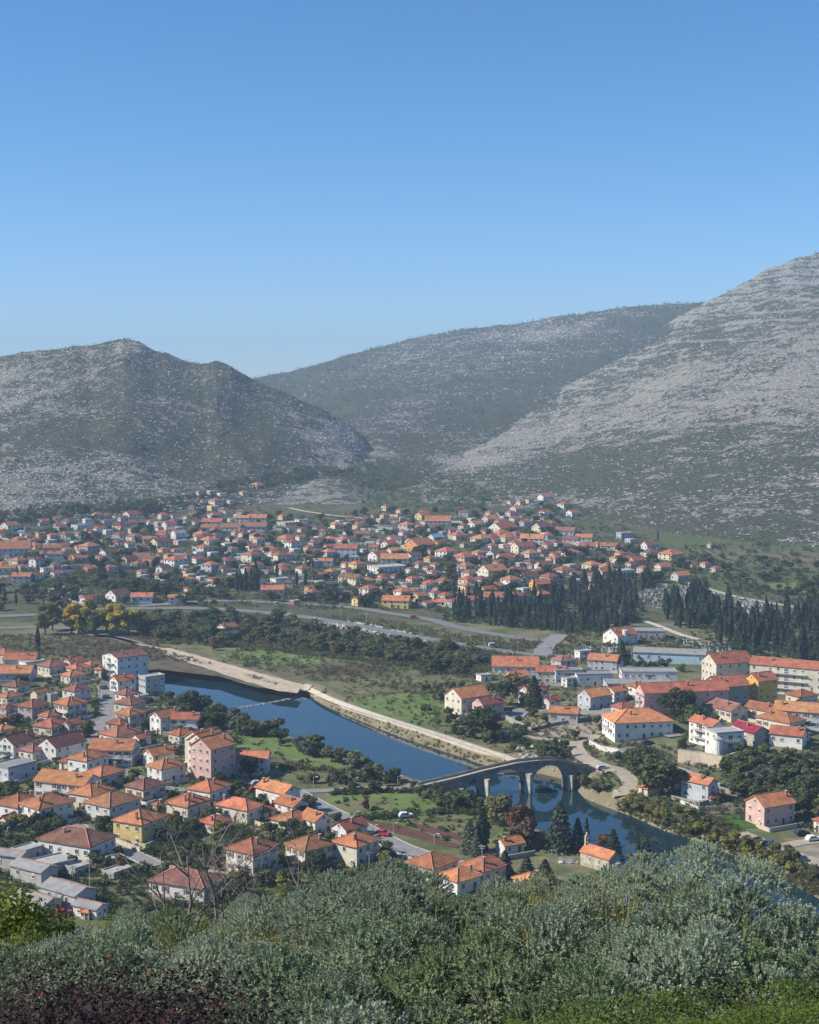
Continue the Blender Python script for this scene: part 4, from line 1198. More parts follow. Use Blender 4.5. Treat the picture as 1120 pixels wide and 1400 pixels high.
BA = np.array(flat(590, 1079, 0)); BB = np.array(flat(819, 1063.5, 0)); BLEN = float(np.hypot(*(BB - BA))); BANG = math.atan2(*(BB - BA)[::-1])
def build_bridge():
    root = empty('stone_bridge', (float(BA[0]), float(BA[1]), WATER_Z), BANG); L = BLEN
    tag(root, 'old stone arch bridge with shade-darkened facade and pale cutwater piers crossing the blue river', 'bridge')
    tp = [(-.06, 4.2), (0, 4.8), (.15, 6.1), (.32, 7.9), (.52, 9.6), (.65, 9.9), (.74, 9.7), (.82, 8.4), (.90, 7.0), (1.0, 6.2), (1.05, 5.8)]
    top = lambda t: float(np.interp(t, [p[0] for p in tp], [p[1] for p in tp])) - .9          # deck level
    holes = [('arch', .443, .205, 2.0), ('arch', .698, .208, 2.3), ('arch', .237, .092, .6), ('small', .239, .045, 4.25), ('small', .873, .032, 4.2)]
    n = 340; wide = 4.4; ts = np.linspace(-.06, 1.05, n + 1)
    def bot(t):                                    # openings met at t, as (low, high)
        out = []
        for k, c, w, z0 in holes:
            u = (t - c) / (w / 2)
            if abs(u) < 1: r = w / 2 * L; out.append(((-4 if k == 'arch' else z0 - .35 * r), z0 + r * math.sqrt(1 - u * u)))
        return sorted(out)
    mb = MB(); y0, y1 = 0.0, wide
    for a, b in zip(ts, ts[1:]):
        m_ = (a + b) / 2; H = bot(m_); xa, xb = a * L, b * L; lo = -3.0; Ha, Hb = bot(a), bot(b)
        if len(Ha) != len(H): Ha = H
        if len(Hb) != len(H): Hb = H
        za = [-3.0]; zb = [-3.0]
        for ha, hb in zip(Ha, Hb): za += [max(ha[0], -3), ha[1]]; zb += [max(hb[0], -3), hb[1]]
        za.append(top(a)); zb.append(top(b))
        for i in range(0, len(za), 2):
            if za[i + 1] - za[i] < .02 and zb[i + 1] - zb[i] < .02: continue
            for y in (y0, y1): mb.face([(xa, y, za[i]), (xb, y, zb[i]), (xb, y, zb[i + 1]), (xa, y, za[i + 1])])
        for i in range(1, len(za) - 1): mb.face([(xa, y0, za[i]), (xb, y0, zb[i]), (xb, y1, zb[i]), (xa, y1, za[i])])
        mb.face([(xa, y0, top(a)), (xb, y0, top(b)), (xb, y1, top(b)), (xa, y1, top(a))], 1)
    # vertical jambs where an opening begins
    for k, c, w, z0 in holes:
        for s in (-1, 1):
            x = (c + s * w / 2) * L; mb.face([(x, y0, -3 if k == 'arch' else z0 - .35 * w / 2 * L), (x, y1, -3 if k == 'arch' else z0 - .35 * w / 2 * L), (x, y1, z0), (x, y0, z0)])
    link('masonry', mb.mesh('masonry', BR1, mat('bridge_paving', (.42, .37, .30), .95, .2, 1, bump=.02)), root)
    for y, yb in ((-.12, .22), (wide - .22, wide + .12)):
        p = MB()
        for a, b in zip(ts[::3], ts[3::3]):
            xa, xb = a * L, b * L; za, zb = top(a), top(b); hh = .9
            q = [(xa, y, za - .25), (xb, y, zb - .25), (xb, y, zb + hh), (xa, y, za + hh)]; q2 = [(x_, yb, z_) for x_, _, z_ in q]
            p.face(q); p.face(q2); p.face([q[3], q[2], q2[2], q2[3]]); p.face([q[0], q[1], q2[1], q2[0]])
        link('parapet', p.mesh('parapet', BR1), root)
    # arch rings stand a little proud of the wall
    for k, c, w, z0 in holes[:3]:
        r = w / 2 * L; p = MB(); nn = 36
        for i in range(nn):
            A = math.pi * i / nn; B = math.pi * (i + 1) / nn
            f = lambda t_, rr, y: (c * L + rr * math.cos(t_), y, z0 + rr * math.sin(t_))
            p.face([f(A, r, -.06), f(B, r, -.06), f(B, r + .55, -.06), f(A, r + .55, -.06)]); p.face([f(A, r + .55, -.06), f(B, r + .55, -.06), f(B, r + .55, .02), f(A, r + .55, .02)]); p.face([f(A, r, -.06), f(B, r, -.06), f(B, r, .02), f(A, r, .02)])
        link('arch_ring', p.mesh('arch_ring', mat('arch_stone', (.27, .262, .24), .95, .2, 1.2)), root)  # ring stone darkened along with the shaded facade
    for t, zt, w in ((.172, 2.6, 1.3), (.322, 5.0, 1.75), (.571, 5.9, 2.5), (.824, 4.5, 1.7)):
        x = t * L; p = MB(); d = 1.8
        p.prism([(x - w / 2, .03), (x - w / 2, -.55), (x, -d), (x + w / 2, -.55), (x + w / 2, .03)], -4, zt); link('pier', p.mesh('pier', BR2), root)
        c_ = MB(); i = [(x - w / 2 - .08, -.6), (x, -d - .12), (x + w / 2 + .08, -.6), (x + w / 2 + .08, .02), (x - w / 2 - .08, .02)]; c_.prism(i, zt, zt + .18); link('pier_cap', c_.mesh('pier_cap', BR2), root)
    return root
build_bridge()

# ================================================================== CHAPEL, WALLS, WEIR, LEVEE STONES
def chapel():
    x, y, z = at(822, 1189); D = math.hypot(x, y); th = R(-40) - math.atan2(x, y); r = empty('chapel', (x, y + 2, z), th); tag(r, 'small cream stone chapel with bright orange roof and bell gable', 'chapel'); FOOT.append((x, y + 2, 6)); a, b, h = 9.5, 4.6, 3.7; w = bricks('chapel_stone', (.56, .50, .40), (.64, .58, .47), 1.2)
    mb = MB(); hx, hy = a / 2, b / 2; t = .62
    for p, q in (((-hx, -hy), (hx, -hy)), ((hx, -hy), (hx, hy)), ((hx, hy), (-hx, hy)), ((-hx, hy), (-hx, -hy))): mb.face([(*p, -1), (*q, -1), (*q, h), (*p, h)])
    for X in (-hx, hx): mb.face([(X, -hy, h), (X, hy, h), (X, 0, h + hy * t)])
    link('wall', mb.mesh('wall', w), r); rb = MB(); X = hx + .25; e = hy + .3
    for s in (-1, 1):
        rb.face([(-X, s * e, h - .15), (X, s * e, h - .15), (X, 0, h + hy * t + .1), (-X, 0, h + hy * t + .1)]); rb.face([(-X, s * e, h - .3), (X, s * e, h - .3), (X, s * e, h - .15), (-X, s * e, h - .15)])
        for xx in (-X, X): rb.face([(xx, s * e, h - .3), (xx, s * e, h - .15), (xx, 0, h + hy * t + .1), (xx, 0, h + hy * t - .1)])
    ro = link('roof', rb.mesh('roof', ROOF['o']), r); m2 = MB(); m2.bar((-X, 0, h + hy * t + .12), (X, 0, h + hy * t + .12), .12); link('ridge_cap', m2.mesh('ridge_cap', RIDGE), ro)
    bg_ = MB(); zb = h + hy * t - .4
    for s in (-.55, .55): bg_.box((-hx + .25, s, zb + 1.1), (.5, .35, 2.2))
    bg_.box((-hx + .25, 0, zb + 2.35), (.5, 1.5, .3)); bg_.prism([(-hx, -.6), (-hx + .5, -.6), (-hx + .5, .6), (-hx, .6)], zb + 2.5, zb + 2.75); bg_.box((-hx + .25, 0, zb + 3.1), (.4, .4, .7)); link('bell_gable', bg_.mesh('bell_gable', w), r)
    be = MB(); be.bar((-hx + .25, 0, zb + 1.2), (-hx + .25, 0, zb + 1.9), .3, .12, n=8); link('bell', be.mesh('bell', DARKMETAL), r)
    ap = MB(); n = 7; pts = [(hx + 1.9 * math.cos(k), 1.7 * math.sin(k)) for k in np.linspace(-math.pi / 2, math.pi / 2, n)]; ap.prism([(hx - .1, -1.7)] + pts + [(hx - .1, 1.7)], -1, 2.5); link('apse', ap.mesh('apse', w), r)
    for i in range(n - 1): pass
    ac = MB()
    for p, q in zip(pts, pts[1:]): ac.face([(*p, 2.5), (*q, 2.5), (hx - .05, 0, 3.6)])
    link('apse_roof', ac.mesh('apse_roof', CONC), r)
    for X in (-1.5, 1.5): link('window', window_mesh(.5, 1.2, True), r, (X, -hy, 2.2), 0)
    link('door', door_mesh(), r, (-hx, 0, .05), -math.pi / 2)
chapel()
def wall_thing(P, h, th, m, label, name='retaining_wall', z0=-.6, cap=True, cat='wall'):
    g = [at(*p) for p in P]; root = empty(name, g[0]); tag(root, label, cat); o = np.array(g[0]); mb = MB(); c = MB()
    for a, b in zip(g, g[1:]):
        a = np.array(a) - o; b = np.array(b) - o; d = (b - a)[:2]; L_ = np.hypot(*d); n = np.array((-d[1], d[0])) / L_ * th / 2
        for M_, k0, k1, q in ((mb, z0, h, 1.0), (c, h, h + .12, 1.35)):
            n_ = n * q; A0, A1, B0, B1 = a[:2] - n_, a[:2] + n_, b[:2] - n_, b[:2] + n_
            for p, r_ in ((A0, B0), (B1, A1), (A1, A0), (B0, B1)):
                za = a[2] if (p is A0 or p is A1) else b[2]; zb = a[2] if (r_ is A0 or r_ is A1) else b[2]
                M_.face([(*p, za + k0), (*r_, zb + k0), (*r_, zb + k1), (*p, za + k1)])
            M_.face([(*A0, a[2] + k1), (*B0, b[2] + k1), (*B1, b[2] + k1), (*A1, a[2] + k1)])
    link('wall_body', mb.mesh('wall_body', m), root)
    if cap: link('coping', c.mesh('coping', CONC), root)
CW = mat('wall_cream_stone', (.58, .48, .36), .95, .12, .8, bump=.02); CWH = mat('wall_white_concrete', (.66, .63, .57), .9, .12, .5); GRYS = bricks('garden_wall_stone', (.36, .33, .28), (.46, .42, .36), 1.4)
wall_thing([(927, 1042), (958, 1046), (988, 1052)], 4.2, .5, CW, 'long cream retaining wall under the white terraced villa')
wall_thing([(988, 1052), (1004, 1046)], 4.0, .5, CW, 'short shaded end of the cream retaining wall')
wall_thing([(470, 1134), (505, 1152), (545, 1171), (585, 1186), (640, 1204)], .9, .35, CWH, 'white concrete retaining wall along the lower road', z0=-1.5)
wall_thing([(692, 985), (705, 992), (727, 1000)], 1.8, .4, GRYS, 'pale stone garden wall below the houses at the street bend')
wall_thing([(727, 1000), (760, 992), (810, 984)], 1.2, .3, GRYS, 'grey garden wall running along the waste ground')
wall_thing([(806, 1018), (822, 1026), (846, 1030), (868, 1030)], 1.6, .4, CWH, 'white terrace wall curving below the columned villa')
wall_thing([(845, 1040), (868, 1044), (888, 1042)], 1.3, .4, CWH, 'lower white terrace wall beside the dirt road')
wall_thing([(900, 1048), (930, 1056), (960, 1066), (985, 1078)], 1.4, .4, GRYS, 'upper stone garden terrace below the cream retaining wall')
wall_thing([(925, 1062), (960, 1074), (1000, 1086)], 1.2, .4, GRYS, 'lower stone garden terrace behind the blue-shaded house')
wall_thing([(145, 1146), (165, 1155), (192, 1166)], 1.3, .3, CW, 'cream garden wall with gateposts along the lane')
wall_thing([(140, 1196), (160, 1194), (176, 1193)], 1.3, .3, mat('wall_dark_red', (.20, .10, .08), .9, .2, 1), 'dark red wall beside the small terraced garden')
wall_thing([(931, 1098), (955, 1108), (980, 1107)], 1.0, .3, CWH, 'pale garden wall at the riverside house')
LVW = wall_thing([(430, 951), (470, 968), (520, 984), (570, 1000), (620, 1017), (660, 1030), (690, 1040)], .9, .4, LEV, 'pale low levee wall along the far river bank', z0=-2.0)
# ---- loose stones: weir, embankment, river edge
def rock_mesh(seed, n=7):
    import bmesh
    bm = bmesh.new(); bmesh.ops.create_icosphere(bm, subdivisions=1, radius=1); rr = random.Random(seed)
    for v in bm.verts: v.co *= rr.uniform(.7, 1.2); v.co.z *= .6
    me = bpy.data.meshes.new('stone'); bm.to_mesh(me); bm.free(); return me
ROCKM = mat('limestone', (.40, .385, .36), .95, .25, .5, bump=.05, bscale=2); RK = [rock_mesh(i) for i in range(4)]
for m_ in RK: m_.materials.append(ROCKM)
def arrays(me):
    v = np.empty(len(me.vertices) * 3, np.float32); me.vertices.foreach_get('co', v); n = me.polygons[0].loop_total; q = np.empty(len(me.polygons) * n, np.int32); me.polygons.foreach_get('vertices', q); return v.reshape(-1, 3), q.reshape(-1, n)
def scatter(name, bases, P, sc, rot, mats, label, cat=None, sx=None, kind='stuff', tint=None):
    """many small pieces in one mesh"""
    V, Q, o = [], [], 0; ch = RNG.integers(0, len(bases), len(P))
    A = [arrays(b) if not isinstance(b, tuple) else b for b in bases]; n = A[0][1].shape[1]
    for i, (v, q) in enumerate(A):
        I = np.nonzero(ch == i)[0]
        if not len(I): continue
        c, s = np.cos(rot[I])[:, None], np.sin(rot[I])[:, None]; S_ = sc[I] if sc.ndim == 2 else np.repeat(sc[I][:, None], 3, 1)
        x, y, z = v[None, :, 0] * S_[:, :1], v[None, :, 1] * S_[:, 1:2], v[None, :, 2] * S_[:, 2:]
        W = np.stack([x * c - y * s, x * s + y * c, z], -1) + P[I][:, None]
        V.append(W.reshape(-1, 3)); Q.append((q[None] + (o + np.arange(len(I)) * len(v))[:, None, None]).reshape(-1, n)); o += len(I) * len(v)
    me = np_mesh(name, np.concatenate(V), np.concatenate(Q), mats, n=n); return tag(link(name, me), label, cat, kind=kind)
wp = smooth_line([(325, 968), (350, 964), (378, 959), (400, 954), (418, 946)], 20); P = np.array([flat(a, b, WATER_Z) for a, b in wp]); P = np.repeat(P, 3, 0) + RNG.normal(0, .5, (len(P) * 3, 2))
P = np.column_stack([P, np.full(len(P), WATER_Z - .1)]); scatter('weir_stones', RK, P, RNG.uniform(.25, .75, len(P)), RNG.uniform(0, 6, len(P)), [mat('weir_stone', (.24, .235, .21), .9, .3, 1)], 'broken line of grey weir stones across the river', 'weir stones')
ang = RNG.random(500) * len(RIVER); ii = ang.astype(int); rv = np.array(RIVER); c = rv[ii] + (rv[(ii + 1) % len(rv)] - rv[ii]) * (ang - ii)[:, None] + RNG.normal(0, 1.2, (500, 2)); zz = terrain(c[:, 0], c[:, 1])
scatter('bank_stones', RK, np.column_stack([c, zz]), RNG.uniform(.15, .6, 500), RNG.uniform(0, 6, 500), [ROCKM], 'pale loose stones along the water edge', 'stones')

# ================================================================== TREES
def leaf_quads(C, N_, size, rng, up=0., asp=1.0):
    """quads centred on C, facing roughly N_"""
    n = len(C); N_ = N_ + rng.normal(0, .55, N_.shape); N_ /= np.linalg.norm(N_, axis=1)[:, None] + 1e-9
    T = rng.normal(0, 1, (n, 3)); T[:, 2] += up * 4
    T -= N_ * (T * N_).sum(1)[:, None]; T /= np.linalg.norm(T, axis=1)[:, None] + 1e-9; B = np.cross(N_, T); s = size * rng.uniform(.6, 1.3, n)[:, None]
    k = .5; a = C + T * s * k * asp; b = C + B * s * k; c = C - T * s * k * asp; d = C - B * s * k
    V = np.stack([a, b, c, d], 1).reshape(-1, 3); return V, np.arange(n * 4).reshape(-1, 4)
def trunk_arrays(h, r, rng, limbs=4):
    mb = MB(); x = 0; mb.bar((0, 0, -.4), (0, 0, h * .5), r, r * .7, n=6); mb.bar((0, 0, h * .5), (.1, .05, h), r * .7, r * .2, n=5)
    for i in range(limbs):
        t = rng.uniform(.35, .6) * h; a = i * 2.4 + rng.uniform(0, .6); L_ = h * .42; mb.bar((0, 0, t), (math.cos(a) * L_, math.sin(a) * L_, t + L_ * .8), r * .45, r * .12, n=4)
    return mb
def crown_arrays(kind, seed):
    g = np.random.default_rng(seed)
    if kind in ('broad', 'poplar', 'bush', 'small'):
        R0, Hh, zc, n, s = dict(broad=(2.7, 2.3, 3.5, 1100, .55), poplar=(2.2, 4.6, 4.9, 2600, .62), bush=(1.2, 1.0, .75, 300, .36), small=(1.9, 1.7, 2.3, 420, .6))[kind]
        nl = dict(broad=11, poplar=13, bush=6, small=6)[kind]; C, N_ = [], []
        for i in range(nl):
            d = g.normal(0, 1, 3); d /= np.linalg.norm(d); rr = g.uniform(.35, .8); c = d * np.array([R0, R0, Hh]) * rr; r = g.uniform(.34, .56) * R0 * (.9 if kind != 'poplar' else .85)
            k = int(n / nl); e = g.normal(0, 1, (k, 3)); e /= np.linalg.norm(e, axis=1)[:, None]; rad = g.uniform(.62, 1.06, k)[:, None]
            p = c + e * r * rad * np.array([1, 1, .85]); C.append(p); N_.append(e + np.array([0, 0, .35]))
        C = np.concatenate(C); N_ = np.concatenate(N_); C[:, 2] += zc; ok = C[:, 2] > .05; C, N_ = C[ok], N_[ok]
        return leaf_quads(C, N_, s, g)
    if kind == 'cypress':
        n = 620; t = g.random(n) ** .8; a = g.uniform(0, 6.283, n); r = 1.05 * np.clip(np.minimum((1 - t) * 2.2, .55 + t * 1.8), 0, 1) * g.uniform(.75, 1.08, n) * (1 + .18 * np.sin(a * 3 + t * 9)); C = np.stack([np.cos(a) * r, np.sin(a) * r, .3 + t * 9.7], -1)
        return leaf_quads(C, np.stack([np.cos(a), np.sin(a), a * 0 + .25], -1), .62, g, up=1, asp=1.7)
    n = 1700; t = g.random(n) ** 1.25; a = g.uniform(0, 6.283, n); lay = np.abs(np.sin(t * 26 + a * .35 + np.sin(a * 2)))       # conifer
    r = (2.7 * (1 - t) ** .75 + .12) * (.62 + .42 * lay) * g.uniform(.55, 1.05, n); C = np.stack([np.cos(a) * r, np.sin(a) * r, .8 + t * 8.6 - .12 * r], -1)
    return leaf_quads(C, np.stack([np.cos(a) * .6, np.sin(a) * .6, a * 0 + .8], -1), .5, g)
LEAF = dict(dark=leafmat('leaf_dark_green', (.075, .095, .036), trans=.35), mid=leafmat('leaf_mid_green', (.11, .135, .045), trans=.35), olive=leafmat('leaf_olive', (.155, .15, .065), trans=.35), gold=leafmat('leaf_golden', (.55, .42, .05), .3, trans=.4), yel=leafmat('leaf_yellow_green', (.27, .26, .05), trans=.4),
            rust=leafmat('leaf_rust', (.16, .075, .035)), mauve=leafmat('leaf_bare_mauve', (.11, .08, .065)), cyp=leafmat('cypress_foliage', (.044, .066, .040), .3, .18, .012, .1), con=leafmat('conifer_foliage', (.045, .066, .038), .3, .15, .012, .1), grey=leafmat('leaf_grey_green', (.11, .125, .085)), bright=leafmat('leaf_bright_green', (.085, .135, .03)))
BARK = mat('bark', (.12, .095, .07), .95, .3, 3, bump=.02)
_tc = {}
def crown_mesh(kind, leaf, var):
    k = (kind, leaf, var)
    if k not in _tc:
        if (kind, var) not in _tc: _tc[(kind, var)] = crown_arrays(kind, hash((len(kind), var)) % 9999 + var)
        v, q = _tc[(kind, var)]; _tc[k] = np_mesh('crown', v, q, [LEAF[leaf]])
    return _tc[k]
def trunk_mesh(kind, var):
    k = ('trunk', kind, var)
    if k not in _tc:
        rr = random.Random(var); h = dict(broad=3.6, poplar=6.5, small=2.3, cypress=3.0, conifer=6.0, bush=.8)[kind]; _tc[k] = trunk_arrays(h, .10 if kind in ('small', 'bush') else .2, rr, 0 if kind in ('cypress', 'conifer') else 4).mesh('trunk', BARK)
    return _tc[k]
def whole_mesh(kind, leaf, var):
    k = ('whole', kind, leaf, var)
    if k not in _tc:
        crown_mesh(kind, leaf, var); v, q = _tc[(kind, var)]; mb = MB(); mb.box((0, 0, .6), (.25, .25, 2.6)); tv = np.array(mb.v); tq = np.array(mb.f) + len(v)
        _tc[k] = np_mesh(kind + '_tree', np.concatenate([v, tv]), np.concatenate([q, tq]), [LEAF[leaf], BARK], np.r_[np.zeros(len(q)), np.ones(len(tq))])
    return _tc[k]
KH = dict(broad=6.3, poplar=10.0, bush=2.0, small=4.2, cypress=10.2, conifer=9.6)
KNAME = dict(broad='leafy_tree', poplar='poplar_tree', bush='shrub', small='small_tree', cypress='cypress_tree', conifer='conifer_tree')
def tree(pos, H, kind, leaf, label, group=None, near=True, wide=1.0, cat=None):
    ZN = {'garden trees of the near town': 'garden_tree', 'trees lining the near river bank': 'riverside_tree', 'trees of the right bank': 'riverside_tree'}
    s = H / KH[kind]; var = random.randint(0, 3); rz = random.uniform(0, 6.28); sc = (s * wide, s * wide * random.uniform(.9, 1.1), s); nm = ZN.get(group, KNAME[kind]) if kind == 'small' else KNAME[kind]; cat = cat or ('cypress' if kind == 'cypress' else 'shrub' if kind == 'bush' else 'tree')
    if near:
        r = empty(nm, pos, rz); r.scale = sc; link('trunk', trunk_mesh(kind, var), r); link('crown', crown_mesh(kind, leaf, var), r)
    else: r = link(nm, whole_mesh(kind, leaf, var), None, pos, rz, sc)
    return tag(r, label, cat, group)
def tree_px(px, py, hpx, kind, leaf, label, group=None, near=True, wide=1.0):
    x, y, z = at(px, py); FOOT.append((x, y, .8)); return tree((x, y, z - .1), hpx / F * y, kind, leaf, label, group, near, wide)
# trees one can point at: foot x, foot y, height in photo pixels
KEY = '''264 982 42 broad dark 1.5 big round dark tree at the water behind the white two-wing house
52 888 32 cypress cyp 1.0 single dark cypress standing above the roofs near the marsh
765 1163 72 conifer con 1.15 tallest dark conifer beside the river near the chapel
790 1163 48 conifer con 1.0 second dark conifer touching the tallest one by the river
802 1160 44 cypress cyp .8 slim cypress at the edge of the riverside conifers
838 1182 52 conifer con 1.25 broad dark conifer behind the chapel
826 1168 34 broad rust .9 russet tree half hidden by the conifer behind the chapel
884 1182 40 conifer con 1.0 dark conifer at the water east of the chapel
872 1182 46 cypress cyp .6 thin pointed cypress east of the chapel
862 1182 20 small yel 1.1 yellow-green bush tree between the two chapel conifers
660 1163 60 cypress con 1.5 pointed dark conifer above the vegetable plots
642 1166 50 conifer grey 1.1 grey-green conifer left in the plot-side group
652 1172 40 conifer grey 1.0 small grey-green conifer leaning on the pointed one
686 1130 48 broad olive 1.15 olive-coloured tree on the near bank before the bridge
712 1148 58 broad rust 1.0 brownish autumn tree before the middle bridge arch
716 1160 46 broad mauve 1.1 bare mauve-brown tree by the wooden gable
690 1200 40 conifer con 1.5 dark green tree mass beyond the lower road
720 1205 38 conifer con 1.6 second dark tree mass beyond the lower road
745 1208 36 conifer con 1.5 third dark tree mass near the little graveyard
880 1072 56 broad dark 1.1 tall dark leafy tree above the track bend
905 1085 62 broad mid 1.35 large round leafy tree beside the blue-shaded house
862 1050 28 broad dark 1.2 dark tree on the white terrace walls
926 985 54 broad dark 1.2 large dark tree before the pink apartment block
945 1000 44 broad mid 1.1 leafy tree at the street beside the terraced villa
900 976 36 broad mid 1.2 leafy tree touching the pink block's balconies
660 1008 44 broad dark 1.5 big dark tree cluster above the levee
640 1000 28 broad dark 1.3 dark tree left of the levee cluster
750 1042 34 broad mid 1.4 bushy tree beside the dirt road bend
730 968 46 conifer dark 1.3 dark tree between yellow house and flat offices
685 965 40 broad dark 1.3 dense tree over the cream villa's neighbour
704 955 40 broad olive 1.2 olive tree above the pink little house
850 908 34 conifer con 1.2 wide dark conifer before the pale blue warehouse
755 1075 14 small mid 1.6 low bush at the east bridge foot
818 1085 22 broad olive 1.3 ochre bush by the east end of the bridge
800 1078 24 broad olive 1.1 ochre bush beneath the last bridge pier
885 803 30 conifer cyp 1.5 thick dark conifer block behind the graves
500 1108 22 small rust .7 rusty-red small tree alone in the meadow
505 1062 0 bush mid 1 x
424 1058 0 bush mid 1 x
298 868 30 cypress cyp 1.0 cypress beside the small white riverside-plain house
115 1010 30 broad olive 1.2 ochre-green tree between the left-edge houses
28 1022 34 broad yel 1.2 yellow-green tree among the left-edge roofs
342 1064 32 broad dark 1.2 dark tree before the lone meadow house
350 808 42 cypress cyp 1.0 tallest cypress of the town cypress clump
344 806 30 cypress cyp 1.1 second cypress of the town cypress clump
336 808 32 cypress cyp 1.1 third cypress of the town cypress clump
329 806 26 cypress cyp 1.1 fourth cypress of the town cypress clump
324 808 30 cypress cyp 1.0 westernmost cypress of the town cypress clump
379 790 22 cypress cyp 1.0 cypress before the white house east of the clump
418 802 24 cypress cyp .9 right one of two cypresses before the cream hip house
406 800 20 cypress cyp .9 left one of two cypresses before the cream hip house
7 822 22 cypress cyp .8 dark cypress on the rocky bluff at the left edge
22 826 20 cypress cyp .8 second dark cypress on the rocky bluff'''
for ln in KEY.splitlines():
    t = ln.split(None, 6)
    if float(t[2]) > 0: tree_px(float(t[0]), float(t[1]), float(t[2]), t[3], t[4], t[6], near=float(t[1]) > 830, wide=float(t[5]))
for i, (x, y, h, lf, wd_) in enumerate([(62, 868, 44, 'yel', .9), (72, 862, 46, 'yel', 1.0), (98, 866, 40, 'gold', 1.2), (112, 864, 44, 'gold', 1.1), (124, 866, 46, 'yel', 1.0), (107, 870, 22, 'gold', .7), (146, 866, 44, 'yel', 1.2), (160, 868, 44, 'gold', 1.1), (176, 868, 42, 'gold', 1.5), (190, 868, 34, 'yel', 1.3), (130, 870, 30, 'mid', 1.2)]):
    lab = ['pale olive poplar at the western end of the golden row', 'tall yellow-green poplar second in the golden row', 'full golden poplar in the middle of the row', 'golden poplar before the hidden cream house', 'yellow-green poplar hiding part of the road', 'short golden poplar standing in front of its row', 'green-gold poplar between the two golden groups', 'tall golden poplar beside the broadest one', 'broadest bright golden poplar of the row', 'fading yellow-green poplar at the eastern end of the row', 'small green tree under the golden poplars'][i]
    tree_px(x, y, h * 1.3, 'poplar', lf, lab, 'golden autumn poplars by the marsh', True, wd_ * 1.2)

def clear(x, y, pad, riv=2.0, roads=True, k=.82):
    F_ = np.array(FOOT); ok = np.ones(len(x), bool)
    for i in range(len(x)):
        if (np.hypot(F_[:, 0] - x[i], F_[:, 1] - y[i]) < F_[:, 2] * k + pad).any(): ok[i] = False
    if roads:
        for g, w in ROADS: ok &= line_d(g, x, y) > w + pad * .6
    near = y < 760
    if near.any(): ok[near] &= poly_sd(RIVER, x[near], y[near]) > riv
    return ok
def sample(poly, n, seed):
    g = np.random.default_rng(seed); P = np.array(poly, float); lo, hi = P.min(0), P.max(0); q = lo + (hi - lo) * g.random((n * 4, 2)); q = q[poly_sd([tuple(p) for p in poly], q[:, 0], q[:, 1]) < 0][:n]; return ground(q[:, 0], q[:, 1])
NAMED = []
def grove(poly, n, kinds, hr, label, group, seed, near=False, pad=.8, wide=(1., 1.3), riv=2.0, keep=999, own=False):
    """the trees that show largest stand as objects; the rest of the grove is one mass"""
    x, y, z = sample(poly, n, seed); ok = clear(x, y, pad, riv); rr = random.Random(seed); rest = {}; spec = []
    for i in np.nonzero(ok)[0]: k, lf = rr.choice(kinds); spec.append((rr.uniform(*hr) * (1.25 if k == 'broad' else 1), i, k, lf)); FOOT.append((x[i], y[i], .5))
    spec.sort(key=lambda q: -q[0] / y[q[1]])
    for j, (H, i, k, lf) in enumerate(spec):
        txt = label[lf] if isinstance(label, dict) else label
        if j < keep:
            o = tree((x[i], y[i], z[i] - .15), H, k, lf, txt, group, near, rr.uniform(*wide))
            if own: a, b = proj(x[i], y[i], z[i] + H / 2); NAMED.append(dict(o=o, px=float(a), py=float(b), text=txt))
        else: rest.setdefault((k, lf), []).append((x[i], y[i], z[i] - .15, H / KH[k], rr.uniform(*wide)))
    for (k, lf), L_ in rest.items():
        a = np.array(L_); whole_mesh(k, lf, 0); whole_mesh(k, lf, 1); bs = [thin(_tc[(k, v_)], 2) for v_ in (0, 1)]; b2 = []
        for v_, q_ in bs: uq, inv = np.unique(q_, return_inverse=True); b2.append((v_[uq], inv.reshape(q_.shape)))
        scatter('tree_mass', b2, a[:, :3], np.column_stack([a[:, 3] * a[:, 4], a[:, 3] * a[:, 4], a[:, 3]]), RNG.uniform(0, 6, len(a)), [LEAF[lf]], ('smaller ' + (label[lf] if isinstance(label, dict) else label)).replace(' tree ', ' trees '), 'trees')
    return len(spec)
def thin(a, k): v, q = a; q = q[::k]; return v, q
CYPL = 'dark pointed cypress in the dense grove below the town'
print('cypress', grove([(600, 838), (640, 822), (700, 820), (750, 812), (800, 800), (850, 795), (880, 806), (870, 830), (865, 866), (800, 868), (740, 862), (690, 858), (640, 850), (610, 850)], 205, [('cypress', 'cyp')] * 4 + [('conifer', 'cyp')], (7, 13.5), CYPL, 'cypresses below the town', 21, pad=.2, wide=(.75, 1.1)),
 grove([(905, 838), (940, 812), (985, 822), (1015, 842), (1012, 868), (985, 880), (950, 872), (915, 852)], 70, [('cypress', 'cyp')] * 5 + [('conifer', 'cyp')], (9, 16), 'tall dark cypress in the stand among the graves', 'cypresses in the cemetery', 22, pad=.2, wide=(.75, 1.1)),
 grove([(1005, 905), (1010, 862), (1060, 835), (1125, 838), (1150, 850), (1140, 908), (1060, 904)], 100, [('cypress', 'cyp')] * 5 + [('conifer', 'cyp')], (9, 16), 'tall dark cypress in the stand behind the apartment row', 'cypresses behind the apartment row', 23, pad=.2, wide=(.75, 1.1)))
GA = dict(dark='dark green garden tree', mid='mid green garden tree', olive='olive green garden tree', yel='small yellow-green garden tree', rust='rusty brown autumn garden tree', grey='small grey-green garden tree')
NK = [('broad', 'dark')] * 2 + [('broad', 'mid')] * 3 + [('small', 'mid')] * 3 + [('small', 'dark')] * 3 + [('small', 'olive')] * 2 + [('small', 'grey')] * 2 + [('small', 'yel')] * 2 + [('small', 'mid')] * 3 + [('small', 'rust')]
